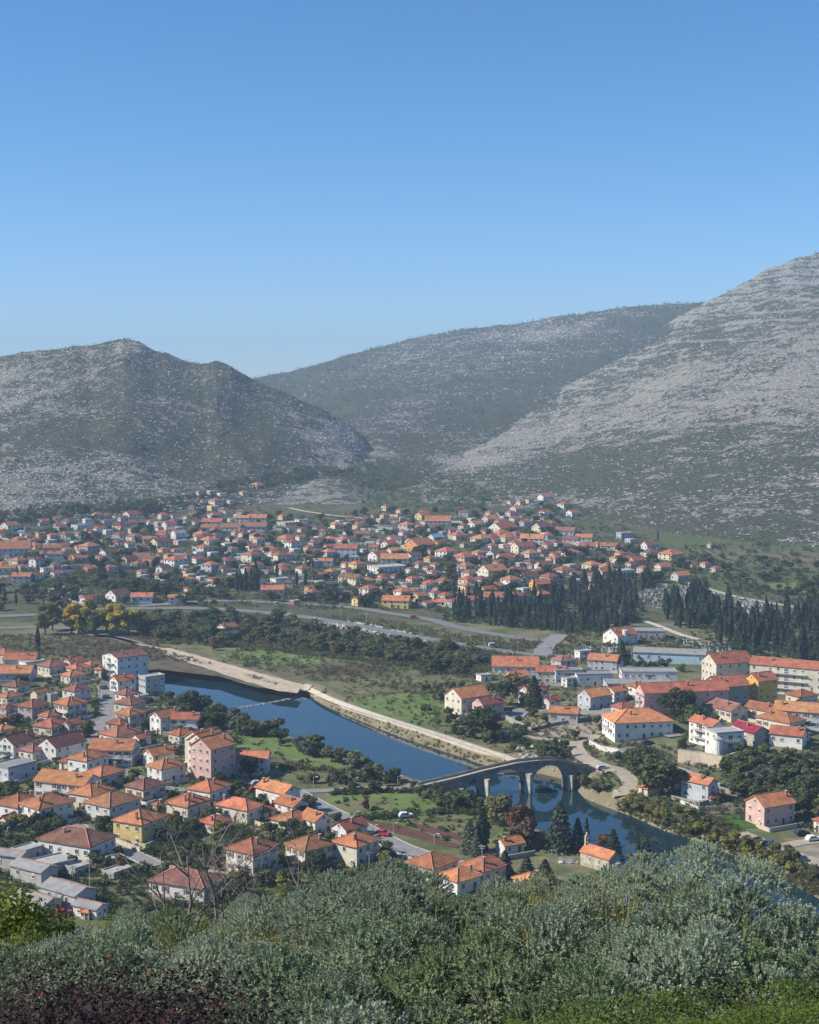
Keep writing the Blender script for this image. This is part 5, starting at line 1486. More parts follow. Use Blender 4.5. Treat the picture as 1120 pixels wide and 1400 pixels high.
print('near', grove([(-40, 905), (60, 890), (150, 905), (200, 960), (320, 1000), (330, 1060), (420, 1085), (470, 1130), (520, 1165), (600, 1190), (560, 1215), (500, 1212), (420, 1235), (300, 1245), (120, 1200), (-40, 1150)], 420, NK, (2.2, 4.8), GA, 'garden trees of the near town', 31, near=True, pad=.55, keep=170, own=True))
FA = dict(dark='dark green far town tree', mid='mid green far town tree', olive='olive green far town tree')
print('far', grove([(-30, 720), (120, 700), (260, 700), (290, 690), (420, 712), (520, 700), (700, 700), (760, 690), (800, 740), (880, 750), (940, 770), (930, 800), (820, 800), (700, 820), (600, 838), (400, 828), (200, 826), (100, 800), (-30, 790)], 460, [('small', 'dark')] * 4 + [('small', 'mid')] * 3 + [('small', 'olive')], (5, 9), FA, 'trees of the far town', 32, pad=1.2, wide=(1.1, 1.7), keep=60, own=True))
VA = dict(dark='dark green tree in the thicket of the river plain', mid='mid green tree in the thicket of the river plain', olive='olive tree in the thicket of the river plain', grey='grey-green tree in the thicket of the river plain')
VK = [('small', 'dark')] * 2 + [('small', 'mid')] * 4 + [('small', 'olive')] * 4 + [('small', 'grey')]
print('strip', grove([(200, 845), (330, 842), (400, 850), (480, 868), (560, 882), (640, 892), (690, 905), (660, 925), (600, 925), (540, 908), (440, 894), (340, 882), (300, 890), (240, 882), (195, 868)], 165, VK, (4, 8), VA, 'thicket trees of the river plain', 33, pad=.2, wide=(1.2, 1.7), keep=50),
 grove([(0, 800), (60, 810), (190, 800), (300, 812), (300, 826), (190, 830), (60, 838), (0, 840)], 70, VK, (4, 8), VA, 'thicket trees of the river plain', 34, pad=.4, wide=(1.2, 1.6), keep=20))
BA_ = dict(dark='dark green near-bank tree', mid='mid green near-bank tree', olive='olive green near-bank tree', grey='pale grey-green near-bank tree')
BK = [('small', 'dark')] * 3 + [('small', 'mid')] * 3 + [('small', 'olive')] * 2 + [('small', 'grey')]
print('bank', grove([(230, 962), (285, 966), (340, 990), (400, 1012), (460, 1040), (520, 1062), (560, 1072), (500, 1068), (450, 1046), (380, 1018), (310, 998), (280, 1005), (235, 985)], 190, BK, (3, 7), BA_, 'trees lining the near river bank', 35, near=True, pad=.1, riv=.3, wide=(1.1, 1.5), keep=50, own=True),
 grove([(560, 1088), (610, 1092), (670, 1108), (700, 1120), (690, 1130), (640, 1112), (600, 1108), (590, 1096)], 40, BK, (3, 6), BA_, 'trees lining the near river bank', 36, near=True, pad=.1, riv=.5, keep=20, own=True),
 grove([(420, 1064), (540, 1072), (590, 1078), (540, 1084), (470, 1086), (420, 1072)], 26, BK, (2.5, 4.5), BA_, 'trees lining the near river bank', 37, near=True, pad=.1, keep=10, own=True))
RA = dict(dark='dark green right-bank tree', mid='mid green right-bank tree', olive='olive green right-bank tree', grey='pale grey-green right-bank tree', yel='slim yellow-green right-bank willow')
print('right', grove([(990, 1060), (1010, 1035), (1060, 1040), (1140, 1030), (1140, 1130), (1090, 1120), (1060, 1098), (1010, 1095)], 90, BK, (3.5, 7), RA, 'trees of the right bank', 38, near=True, pad=.3, wide=(1.1, 1.5), keep=40, own=True),
 grove([(850, 1096), (880, 1092), (950, 1112), (1010, 1145), (1090, 1180), (1125, 1200), (1110, 1208), (1040, 1180), (960, 1148), (890, 1122), (850, 1108)], 90, [('small', 'yel')] * 3 + [('small', 'olive')] * 3 + [('small', 'mid')], (2.2, 4.6), RA, 'trees of the right bank', 39, near=True, pad=.1, riv=.3, wide=(1.1, 1.5), keep=40, own=True),
 grove([(780, 900), (850, 896), (905, 905), (940, 920), (900, 925), (860, 918), (800, 905)], 34, BK, (3, 6), RA, 'trees of the right bank', 40, near=True, pad=.3, keep=15, own=True),
 grove([(560, 940), (610, 925), (650, 945), (620, 965), (690, 990), (800, 1030), (780, 1045), (690, 1030), (640, 1015), (590, 990)], 50, BK, (2.5, 5.5), RA, 'trees of the right bank', 41, near=True, pad=.4, riv=2, keep=25, own=True),
 grove([(840, 940), (1000, 950), (1120, 990), (1120, 1040), (1000, 1030), (900, 1050), (830, 1040), (690, 1000), (690, 930)], 70, BK, (2.5, 5), RA, 'trees of the right bank', 42, near=True, pad=.6, keep=25, own=True),
 grove([(930, 760), (1130, 770), (1130, 830), (1000, 800), (940, 790)], 55, [('small', 'dark'), ('small', 'olive')], (4, 7), dict(dark='dark green eastern field tree', olive='olive green eastern field tree'), 'trees of the eastern fields', 43, pad=.6, wide=(1.2, 1.6), keep=20, own=True))
single_out([t for t in NAMED if 'far town' not in t['text'] and 'eastern' not in t['text']], LN); single_out([t for t in NAMED if 'far town' in t['text'] or 'eastern' in t['text']], LM)
# undergrowth that nobody could count
BUSHA = [crown_arrays('bush', s) for s in (1, 2)]
def under(name, poly, n, sc, leaf, seed, label, k=4, pad=.1, riv=.6):
    x, y, z = sample(poly, n, seed); ok = clear(x, y, pad, riv, k=.68); g = np.random.default_rng(seed); x, y, z = x[ok], y[ok], z[ok]
    S_ = g.uniform(*sc, len(x)); S_ = np.column_stack([S_ * 1.25, S_ * 1.25, S_]); bs = []
    for a in BUSHA:
        v, q = thin(a, k); uq, inv = np.unique(q, return_inverse=True); bs.append((v[uq] * (1 if k < 3 else np.array([1, 1, 1])), inv.reshape(q.shape)))
    return scatter(name, bs, np.column_stack([x, y, z - .1]), S_, g.uniform(0, 6, len(x)), [LEAF[leaf]], label, 'undergrowth')
under('undergrowth', [(-40, 885), (150, 900), (330, 1000), (340, 1060), (470, 1120), (620, 1200), (560, 1225), (300, 1255), (-40, 1240)], 2600, (.4, 1.1), 'mid', 51, 'mid green weeds and low shrubs filling the near gardens')
under('undergrowth', [(-40, 885), (150, 900), (330, 1000), (340, 1060), (470, 1120), (620, 1200), (560, 1225), (300, 1255), (-40, 1240)], 2600, (.5, 1.4), 'dark', 52, 'dark low shrubs filling the near gardens')
under('undergrowth', [(150, 842), (330, 838), (480, 862), (640, 888), (720, 900), (660, 930), (540, 912), (440, 898), (330, 886), (220, 880)], 2600, (.7, 1.7), 'olive', 53, 'olive scrub of the river plain thicket', k=5)
under('undergrowth', [(210, 846), (230, 840), (330, 838), (480, 862), (640, 888), (700, 905), (600, 920), (340, 884), (230, 880)], 450, (.7, 1.4), 'dark', 54, 'dark scrub of the river plain thicket', k=5)
under('undergrowth', [(-20, 700), (290, 685), (420, 705), (700, 695), (780, 690), (900, 740), (940, 780), (900, 800), (600, 838), (200, 828), (-20, 800)], 1700, (.8, 1.9), 'dark', 55, 'dark scrub and hedges between the far houses', k=6, pad=.2)
under('undergrowth', [(-20, 700), (290, 685), (420, 705), (700, 695), (780, 690), (900, 740), (940, 780), (900, 800), (600, 838), (200, 828), (-20, 800)], 4200, (.8, 1.9), 'mid', 63, 'mid green gardens between the far houses', k=6, pad=.2)
under('undergrowth', [(420, 872), (560, 890), (700, 900), (820, 905), (700, 925), (600, 930), (640, 960), (540, 945), (430, 930), (300, 905), (330, 885)], 900, (.5, 1.5), 'olive', 64, 'olive scrub dotted between the valley fields', k=5)
under('undergrowth', [(620, 880), (780, 880), (760, 866), (640, 850), (900, 870), (1120, 905), (800, 905), (690, 900)], 700, (.5, 1.6), 'dark', 65, 'dark scrub along the road below the cypresses', k=5)
under('undergrowth', [(930, 745), (1130, 745), (1130, 835), (930, 800)], 500, (.8, 2.2), 'dark', 66, 'dark scrub along the eastern field edges', k=5)
under('undergrowth', [(400, 842), (500, 842), (640, 870), (770, 880), (700, 892), (560, 868), (450, 852)], 500, (.6, 1.4), 'olive', 56, 'olive scrub on the bank between the two main roads', k=5)
under('undergrowth', [(700, 1000), (980, 1030), (1140, 1020), (1140, 1140), (1000, 1120), (880, 1095), (800, 1080)], 1300, (.4, 1.1), 'grey', 57, 'grey-green scrub on the rocky right bank')
under('undergrowth', [(560, 935), (640, 925), (830, 940), (830, 1040), (690, 1030), (430, 945), (520, 930)], 900, (.4, .9), 'olive', 58, 'olive scrub beyond the levee')
under('reeds', [(150, 885), (215, 880), (300, 905), (400, 945), (330, 950), (200, 935)], 1500, (.4, .8), 'olive', 59, 'brown-green reeds of the marsh', riv=-9)
under('reeds', [(165, 915), (215, 906), (300, 912), (400, 946), (345, 948), (290, 930), (215, 922), (168, 928)], 500, (.4, .9), 'olive', 76, 'reeds standing along the upstream water edge', riv=-6)
under('reeds', [(0, 868), (210, 868), (220, 890), (150, 905), (0, 890)], 900, (.4, 1.0), 'olive', 60, 'brown-green marsh scrub behind the roofs')
under('undergrowth', [(840, 1094), (960, 1108), (1120, 1185), (1180, 1240), (1110, 1222), (960, 1160), (850, 1115)], 1100, (.4, 1.0), 'olive', 61, 'ochre riverside scrub on the right bank', riv=-.3)
under('undergrowth', [(430, 950), (690, 1045), (660, 1050), (560, 1015), (440, 965)], 420, (.25, .6), 'olive', 62, 'low weeds between levee wall and water', riv=-.2)
under('woodland', [(430, 650), (520, 630), (640, 660), (700, 684), (620, 700), (520, 702), (480, 676)], 500, (1.2, 3.0), 'mid', 67, 'green wooded valley mouth behind the far town', k=5)
under('woodland', [(-20, 700), (120, 690), (260, 680), (300, 660), (420, 640), (500, 640), (440, 655), (330, 672), (250, 700), (120, 706), (-20, 722)], 900, (1.0, 2.8), 'dark', 68, 'dark wooded foot of the mountain above the far houses', k=5)
under('woodland', [(600, 838), (700, 824), (860, 800), (880, 830), (865, 866), (740, 862), (610, 850)], 260, (1.4, 2.8), 'dark', 69, 'dark low trees filling the cypress grove', k=4)
under('woodland', [(910, 850), (960, 830), (1010, 842), (1120, 845), (1140, 905), (1010, 900), (950, 872)], 200, (1.2, 2.6), 'dark', 70, 'dark low trees between the cemetery cypresses', k=4)
under('hedgerow', [(448, 1112), (500, 1118), (545, 1112), (612, 1108), (655, 1111), (655, 1115), (610, 1113), (546, 1118), (500, 1123), (448, 1117)], 130, (.5, 1.2), 'mid', 71, 'green hedgerow between the meadow and the plots', k=2, pad=.05)
under('hedgerow', [(315, 1044), (400, 1047), (470, 1055), (470, 1059), (400, 1052), (315, 1049)], 90, (.5, 1.2), 'olive', 72, 'olive hedgerow across the riverside meadow', k=2, pad=.05)
under('hedgerow', [(455, 1083), (520, 1081), (590, 1080), (590, 1084), (520, 1086), (455, 1088)], 90, (.5, 1.1), 'mid', 73, 'green hedgerow along the meadow street', k=2, pad=.0)
under('undergrowth', [(450, 1090), (600, 1088), (690, 1118), (700, 1150), (640, 1158), (490, 1120)], 130, (.3, .9), 'mid', 74, 'scattered low bushes on the plots beside the bridge', k=2)
under('undergrowth', [(315, 1000), (470, 1050), (560, 1072), (450, 1076), (330, 1064)], 130, (.3, .9), 'olive', 75, 'scattered low bushes on the riverside meadow', k=2)
def rocks(name, poly, n, s0, s1, seed, label):
    x, y, z = sample(poly, n, seed); g_ = np.random.default_rng(seed); ok = clear(x, y, .1); x, y, z = x[ok], y[ok], z[ok]; scatter(name, RK, np.column_stack([x, y, z]), g_.uniform(s0, s1, (len(x), 3)), g_.uniform(0, 6, len(x)), [ROCKM], label, 'rocks')
rocks('rock_face', [(430, 847), (500, 852), (570, 868), (620, 884), (570, 878), (500, 866), (440, 856)], 420, .5, 2.0, 5, 'pale rock cutting between the two main roads')
rocks('rock_face', [(55, 812), (80, 800), (115, 808), (120, 830), (60, 834)], 160, .6, 2.6, 6, 'grey rocky bluff above the golden poplars')
rocks('rock_face', [(1010, 1040), (1110, 1040), (1120, 1090), (1050, 1085)], 130, .4, 1.6, 7, 'pale boulders on the right bank slope')
rocks('rock_face', [(700, 1022), (740, 1020), (760, 1036), (720, 1040)], 50, .3, 1.1, 9, 'pale scree beside the track above the levee')
rocks('rubble', [(300, 935), (400, 948), (412, 943), (330, 922), (250, 900)], 220, .15, .6, 10, 'pale rubble along the stone embankment')
wx, wy, wz = sample([tuple(p) for p in TOWN], 260, 91); ok_ = clear(wx, wy, -1.0); mbw = MB(); rw = random.Random(4)
for x, y, z in zip(wx[ok_], wy[ok_], wz[ok_]): L_ = rw.uniform(5, 16); mbw.box((x, y, z + .5), (L_, .4, rw.uniform(1.6, 3.0)), 0, R(rw.uniform(-18, 18)))
tag(link('terrace_walls', mbw.mesh('terrace_walls', CWH)), 'pale low terrace walls between the far houses', 'terrace walls', kind='stuff')
# mountain scrub and limestone outcrops
g = np.random.default_rng(77); m_ = (TREG > 0) & (TREG < 5) & (TS < 1.02) & (TY < 4300)
I = np.nonzero(m_.ravel())[0]; wgt = (TY.ravel()[I] ** 1.1); wr = TROCK.ravel()[I]
lf_ = np.where(TREG.ravel()[I] == 1, 2.2, 1.); pw = wgt * lf_ * np.clip(1.15 - wr * 1.1, .05, 1); J = g.choice(I, 17000, p=pw / pw.sum()); px_, py_ = TX.ravel()[J] + g.uniform(-3, 3, len(J)), TY.ravel()[J] + g.uniform(-8, 8, len(J)); dz_ = terrain(px_, py_)
sc_ = g.uniform(.8, 2.1, len(J)) * np.clip(TY.ravel()[J] / 1700, .9, 2.0); bs = []
for a in BUSHA:
    v, q = thin(a, 14); uq, inv = np.unique(q, return_inverse=True); bs.append((v[uq] * np.array([1.1, 1.1, 1]), inv.reshape(q.shape)))
scatter('mountain_scrub', bs, np.column_stack([px_, py_, dz_]), sc_, g.uniform(0, 6, len(J)), [LEAF['dark']], 'dark scrub dotted over the mountain slopes', 'scrub')
pw = wgt * lf_ * np.clip(wr - .12, 0, 1) * (TREG.ravel()[I] != 4); J = g.choice(I, 15000, p=pw / pw.sum()); px_, py_ = TX.ravel()[J] + g.uniform(-3, 3, len(J)), TY.ravel()[J] + g.uniform(-8, 8, len(J)); dz_ = terrain(px_, py_)
sc_ = np.column_stack([g.uniform(.8, 3.2, len(J)), g.uniform(.6, 2, len(J)), g.uniform(.6, 2.0, len(J))]) * np.clip(TY.ravel()[J] / 2000, .8, 1.6)[:, None]
scatter('limestone_outcrops', RK, np.column_stack([px_, py_, dz_]), sc_, g.uniform(-.6, .6, len(J)), [ROCKM], 'pale limestone boulders over the mountain slopes', 'rock outcrops')

# ================================================================== STREET FURNITURE, VEHICLES, GRAVES
def utility_pole(px, py, hpx, label, arm=True, group='poles', lamp=False):
    x, y, z = at(px, py); h = hpx / F * y; r = empty('street_lamp' if lamp else 'utility_pole', (x, y, z), random.uniform(-.5, .5)); tag(r, label, 'street lamp' if lamp else 'utility pole', group); mb = MB(); w = .11 if lamp else .15
    mb.bar((0, 0, -.5), (0, 0, h), w, w * .65, n=6); link('post', mb.mesh('post', CONC if not lamp else mat('lamp_metal', (.45, .45, .43), .6, .1, 1)), r)
    if lamp:
        a = MB(); a.bar((0, 0, h - .05), (.9, 0, h + .2), .05); link('arm', a.mesh('arm', M['lamp_metal']), r); b = MB(); b.box((1.05, 0, h + .2), (.75, .32, .2)); link('lamp_head', b.mesh('lamp_head', FRAME), r)
    elif arm:
        a = MB(); a.box((0, 0, h - .5), (1.7, .12, .12)); a.box((0, 0, h - 1.0), (1.2, .12, .12)); link('crossarm', a.mesh('crossarm', CONC), r)
        b = MB()
        for k in (-.75, -.35, .35, .75): b.bar((k, 0, h - .44), (k, 0, h - .2), .06, n=5)
        link('insulators', b.mesh('insulators', FRAME), r)['kind'] = 'stuff'
POLES = '''123 1216 44|tall concrete pole at the edge of the small terraced garden
100 1204 22|grey pole beside the red drum and low concrete shed
77 1242 26|dark pole between the barn rooftops
505 1193 30|concrete pole before the two lower-road houses
659 1210 58|tall pole rising past the lower red roofs
702 1146 24|pole at the vegetable plot beside the brown tree
349 834 14|pole at the main road below the cypress clump
285 830 14|pole beside the road near the tall roadside house
391 848 16|pole on the main road verge
431 850 16|second pole on the main road verge
466 848 24|tall pole between the two main roads
501 856 18|pole near the cut rock bank
619 892 22|pole above the lower scrub by the road
662 890 26|taller pole beside the road bend
708 894 18|short pole near the road junction
1055 905 14|pole beside the apartment row road
950 910 22|pole at the warehouse meadow
883 912 22|pole before the pale blue warehouse
1006 906 18|pole in front of the cemetery cypresses'''
for ln in POLES.splitlines():
    a, l = ln.split('|'); utility_pole(*map(float, a.split()), label=l, group='utility poles')
LAMPS = '''363 1076 12|lamp post where the street leaves the apartment blocks
429 1077 15|lamp post in the middle of the meadow street
484 1078 14|lamp post third along the meadow street
544 1075 14|lamp post nearest the bridge on the meadow street
485 1124 14|lamp post at the top of the lower road
538 1140 14|lamp post by the ploughed strip
594 1154 14|lamp post beside the vegetable plots
510 1141 12|lamp post between the ploughed strip and lower road'''
for ln in LAMPS.splitlines():
    a, l = ln.split('|'); utility_pole(*map(float, a.split()), label=l, group='street lamps', lamp=True)
PAINT = {k: mat('car_paint_' + k, c, .3, .05, 1, spec=.5) for k, c in dict(white=(.75, .75, .75), silver=(.45, .46, .48), dark=(.04, .045, .06), red=(.4, .04, .04), blue=(.06, .12, .3), orange=(.6, .17, .04)).items()}
RUB = mat('tyre_rubber', (.03, .03, .03), .9, .1, 1); _cm = {}
def car(px, py, ang, paint, label, van=False):
    x, y, z = at(px, py); r = empty('parked_van' if van else 'parked_car', (x, y, z + .18), R(ang)); tag(r, label, 'van' if van else 'car', 'vehicles'); L_, W_ = (4.9, 1.9) if van else (4.2, 1.75)
    k = (paint, van)
    if k not in _cm:
        pr = [(-L_ / 2, .35), (L_ / 2, .35), (L_ / 2, .8), (L_ * .47, .9), (L_ * .22, 1.0), (L_ * .06, 1.5 if not van else 2.0), (-L_ * .34, 1.5 if not van else 2.0), (-L_ * .46, .95 if not van else 1.9), (-L_ / 2, .9)]
        b = MB(); n = len(pr); i = 0; b.v = [(p, -W_ / 2, q) for p, q in pr] + [(p, W_ / 2, q) for p, q in pr]
        for j in range(n): b.f.append((j, (j + 1) % n, n + (j + 1) % n, n + j)); b.m.append(0)
        b.f += [tuple(range(n)), tuple(range(2 * n - 1, n - 1, -1))]; b.m += [0, 0]; hh = 1.42 if not van else 1.85
        g_ = MB()
        for s in (-1, 1): g_.face([(L_ * .17, s * (W_ / 2 + .012), 1.02), (L_ * .05, s * (W_ / 2 + .012), hh), (-L_ * .32, s * (W_ / 2 + .012), hh), (-L_ * .4, s * (W_ / 2 + .012), 1.02)])
        ws = MB(); ws.face([(L_ * .215, -W_ * .42, 1.04), (L_ * .215, W_ * .42, 1.04), (L_ * .075, W_ * .42, hh + .03), (L_ * .075, -W_ * .42, hh + .03)]); wh = MB(); wh.bar((0, -.11, 0), (0, .11, 0), .33, n=10)
        _cm[k] = (b.mesh('body', PAINT[paint]), g_.mesh('side_window', GLASS), ws.mesh('windscreen', GLASS), wh.mesh('wheel', RUB))
    b, g_, ws, wh = _cm[k]; link('body', b, r); link('side_window', g_, r); link('windscreen', ws, r, (.015, 0, .012))
    for sx in (-.3, .3):
        for sy in (-.5, .5): link('wheel', wh, r, (sx * L_, sy * W_, .33))
CARS = '''353 1074 20 silver|silver car parked beside the apartment blocks
339 1079 100 dark|dark car in the apartment courtyard
350 1083 15 red|dark red car at the street corner by the apartments
142 942 80 dark|dark car parked high on the sloping street
145 955 85 dark|second dark car parked along the sloping street
116 1008 60 red|red car at the bottom of the sloping street
119 1000 20 white|white car at the bottom of the sloping street
824 1053 15 silver|silver car at the east bridge end
1045 1129 20 silver|silver car on the lawn house driveway
1053 1157 -25 blue|pale blue car parked on the riverside road
1096 1142 20 dark|dark car at the right edge by the riverside road
1112 1150 20 white|white car at the right edge by the riverside road
555 1118 15 white|white car at the hedge of the meadow
86 1252 30 red|red car among the lowest barns
524 1143 -30 red|red car beside the lower road
675 885 5 white v|white van on the road bend
398 843 3 white|white car on the main road west
433 849 5 white|white car on the main road east
567 846 0 orange v|orange truck by the upper road
380 828 0 white v|white van below the cypress clump
905 1003 30 blue|blue car in the terraced villa street
885 1018 20 dark|dark car beside the columned villa'''
for ln in CARS.splitlines():
    a, l = ln.split('|'); t = a.split(); car(float(t[0]), float(t[1]), float(t[2]), t[3], l, len(t) > 4)
# cemetery
STN = [mat('grave_' + n, c, .6, .15, 2) for n, c in (('white', (.62, .61, .58)), ('grey', (.40, .40, .40)), ('dark', (.10, .10, .11)))]
GV = []
for i in range(3):
    mb = MB(); mb.box((0, 0, .25), (1.1, 2.2, .5)); mb.box((0, 1.0, .8), (.9, .18, 1.5)); GV.append(mb.mesh('gravestone', STN[i]))
def graves(poly, n, seed, label, group, sx=1.0):
    x, y, z = sample(poly, n, seed); rr = random.Random(seed); ok = clear(x, y, .1)
    y = np.round(y / 7) * 7; z = terrain(x, y)
    for i in np.nonzero(ok)[0]:
        o = link('gravestone', GV[rr.choice([0, 0, 0, 1, 1, 2])], None, (x[i], y[i], z[i]), R(rr.uniform(-6, 6) + 90 * (i % 2)), sx * rr.uniform(.75, 1.15)); tag(o, label, 'gravestone', group)
graves([(872, 808), (905, 800), (960, 803), (1020, 820), (1060, 828), (1070, 842), (1020, 840), (985, 820), (940, 812), (905, 832), (885, 830)], 300, 71, 'pale grave slab in the cemetery between the cypresses', 'graves of the hillside cemetery')
graves([(930, 875), (965, 880), (1000, 884), (1000, 900), (960, 896), (935, 886)], 40, 72, 'pale grave slab under the tall cemetery cypresses', 'graves below the cypresses')
graves([(757, 1168), (775, 1166), (792, 1182), (775, 1186), (760, 1178)], 16, 73, 'white grave slab in the little chapel graveyard', 'graves of the chapel yard', .75)
graves([(790, 884), (860, 886), (870, 900), (800, 898)], 60, 74, 'stone slab in the mason yard beside the road', 'slabs of the mason yard', .8)
# small houses out on the plain
house(311, 871, 26, 'g', 'w', 'r', 1.9, True, 'small white two-winged house alone on the river plain', balc=True)
house(424, 861, 16, 'g', 's', 'o', 1.2, True, 'little stone house with pale gable in the river thicket')
for h in HOUSES[-2:]: h['o']['label'] = h['label']; h['o']['group'] = 'buildings of the near town and river bank'
# wooden gable frame by the river
x, y, z = at(724, 1158); r = empty('timber_gable', (x, y, z), R(30)); tag(r, 'dark-roofed open timber gable with white frame by the river', 'shelter'); mb = MB()
for s in (-1, 1): mb.bar((0, s * 2.6, 0), (0, 0, 3.6), .12); mb.bar((0, s * 1.4, 0), (0, s * 1.4, 1.7), .1)
mb.bar((0, -1.5, 1.6), (0, 1.5, 1.6), .1); link('gable_frame', mb.mesh('gable_frame', FRAME), r); rb = MB()
for s in (-1, 1): rb.face([(-.2, s * 2.8, .2), (5, s * 2.8, .2), (5, 0, 3.8), (-.2, 0, 3.8)]); rb.face([(-.2, s * 2.8, .05), (5, s * 2.8, .05), (5, 0, 3.65), (-.2, 0, 3.65)])
link('roof', rb.mesh('roof', ROOF['b']), r)

# paved yards and low garden walls round the near houses
GW = []
YARD = mat('yard_concrete', (.38, .36, .32), .95, .2, .5); rr = random.Random(12)
for h in [h for h in HOUSES if h['near'] and h['cat'] == 'house']:
    o = h['o']; u = rr.random()
    if u > .62: continue
    r_ = rr.uniform(4.5, 6.5); c_, s_ = math.cos(o.rotation_euler.z), math.sin(o.rotation_euler.z); X, Y, Z = o.location; sd_ = rr.choice((-1, 1)); P = lambda a, b: (X + a * c_ - b * s_, Y + a * s_ + b * c_)
    q = [P(-r_ * 1.1, -r_ * 1.25), P(r_ * .9, -r_ * 1.25), P(r_ * .9, -2), P(-r_ * 1.1, -2)]; zz = terrain(np.array([p[0] for p in q]), np.array([p[1] for p in q])) + .09
    if abs(zz.max() - zz.min()) > .5: continue
    if u < .3:
        mb = MB(); mb.face([(*p, float(z)) for p, z in zip(q, zz)]); tag(link('paved_yard', mb.mesh('paved_yard', YARD)), kind='structure')
    th_ = o.rotation_euler.z; w_ = empty('garden_wall', (*q[0], float(zz[0])), th_); L_ = r_ * 2.0; d = r_ * .9; a = MB(); a.box((L_ / 2, 0, .4), (L_, .25, 1.4)); a.box((0 if sd_ > 0 else L_, d / 2 + .13, .4), (.25, d, 1.4)); link('wall_body', a.mesh('wall_body', rr.choice([CW, CWH, GRYS])), w_); b = MB(); b.box((L_ / 2, 0, 1.15), (L_ + .2, .36, .1)); link('coping', b.mesh('coping', CONC), w_)
    w_['category'] = 'wall'; w_['group'] = 'low garden walls of the near houses'; a_, b_ = proj(q[0][0], q[0][1], zz[0]); GW.append(dict(o=w_, px=float(a_), py=float(b_), text='low garden wall beside a house'))
single_out(GW, LN)

# ================================================================== FOREGROUND BANK
def sprig_bush(seed, rad, hgt, nsp, leafL, leafW, nl, spread=.75, twig=.05):
    """a dome of upright shoots, every shoot a whorl of narrow leaves"""
    g = np.random.default_rng(seed); e = g.normal(0, 1, (nsp, 3)); e[:, 2] = np.abs(e[:, 2]) + .12; e /= np.linalg.norm(e, axis=1)[:, None]
    nc = 26; c = g.normal(0, 1, (nc * 3, 3)); c[:, 2] = np.abs(c[:, 2]) + .1; c /= np.linalg.norm(c, axis=1)[:, None]; keep = []
    for i in range(len(c)):                        # rounded sub-clumps spread over the dome
        if all((c[i] * c[j]).sum() < .86 for j in keep): keep.append(i)
    c = c[keep]; k = g.integers(0, len(c), nsp); e2 = g.normal(0, 1, (nsp, 3)); e2 += c[k] * .9; e2 /= np.linalg.norm(e2, axis=1)[:, None]; r_ = g.uniform(.25, .34, len(c))[k][:, None]
    base = (c[k] * .76 + e2 * r_ * g.uniform(.85, 1.0, (nsp, 1))) * np.array([rad, rad, hgt]); e = e2
    ax = e * 1.0 + np.array([0, 0, .22]) + g.normal(0, .12, (nsp, 3)); ax /= np.linalg.norm(ax, axis=1)[:, None]; L_ = g.uniform(.7, 1.3, nsp) * twig
    t = np.tile(np.linspace(0, 1, nl), (nsp, 1)); a = g.uniform(0, 6.28, (nsp, 1)) + np.arange(nl)[None] * 2.4; u = np.cross(ax, [0.3, .9, .1]); u /= np.linalg.norm(u, axis=1)[:, None]; w = np.cross(ax, u)
    rad_ = u[:, None] * np.cos(a)[..., None] + w[:, None] * np.sin(a)[..., None]; p0 = base[:, None] + ax[:, None] * (t * L_[:, None])[..., None]
    out = rad_ * (spread * (1.15 - .75 * t))[..., None] + ax[:, None] * (.55 + .6 * t)[..., None]; out /= np.linalg.norm(out, axis=2)[..., None]; ll = leafL * g.uniform(.7, 1.2, (nsp, nl))[..., None]; side = np.cross(out, rad_ + ax[:, None] * .01); side /= np.linalg.norm(side, axis=2)[..., None] + 1e-9
    V = np.stack([p0, p0 + out * ll * .5 + side * leafW, p0 + out * ll, p0 + out * ll * .5 - side * leafW], 2).reshape(-1, 3); return V, np.arange(len(V)).reshape(-1, 4)
LAV = [leafmat('shrub_silver_green', (.335, .395, .28), .2, .14, .012, .2, 14), leafmat('shrub_grey_green', (.25, .305, .19), .22, .14, .015, .2, 14), leafmat('shrub_olive_green', (.22, .275, .14), .25, .15, .02, .2, 14)]
TWIG = mat('shrub_twigs', (.07, .05, .035), .95, .3, 20)
BM = []
for s in range(5):
    v, q = sprig_bush(s + 1, .42, .44, 1900, .0105, .0032, 20, 1.0, .024); BM.append(np_mesh('foliage', v, q, [LAV[0]]))
def twig_mesh(seed, rad, hgt, n):
    rr = random.Random(seed); mb = MB()
    for i in range(n): a = rr.uniform(0, 6.28); k = rr.uniform(.3, .9); mb.bar((rr.uniform(-.04, .04), rr.uniform(-.04, .04), -.12), (math.cos(a) * rad * k, math.sin(a) * rad * k, hgt * rr.uniform(.5, .85)), .005, .002, n=3)
    return mb.mesh('stems', TWIG)
TW = [twig_mesh(s, .3, .33, 34) for s in range(3)]
rr = random.Random(5); FGB = []; LBL = ['silvery grey-green aromatic bush', 'dull grey-green aromatic bush', 'olive-tinged aromatic bush']; nb_ = 0
y = 3.35
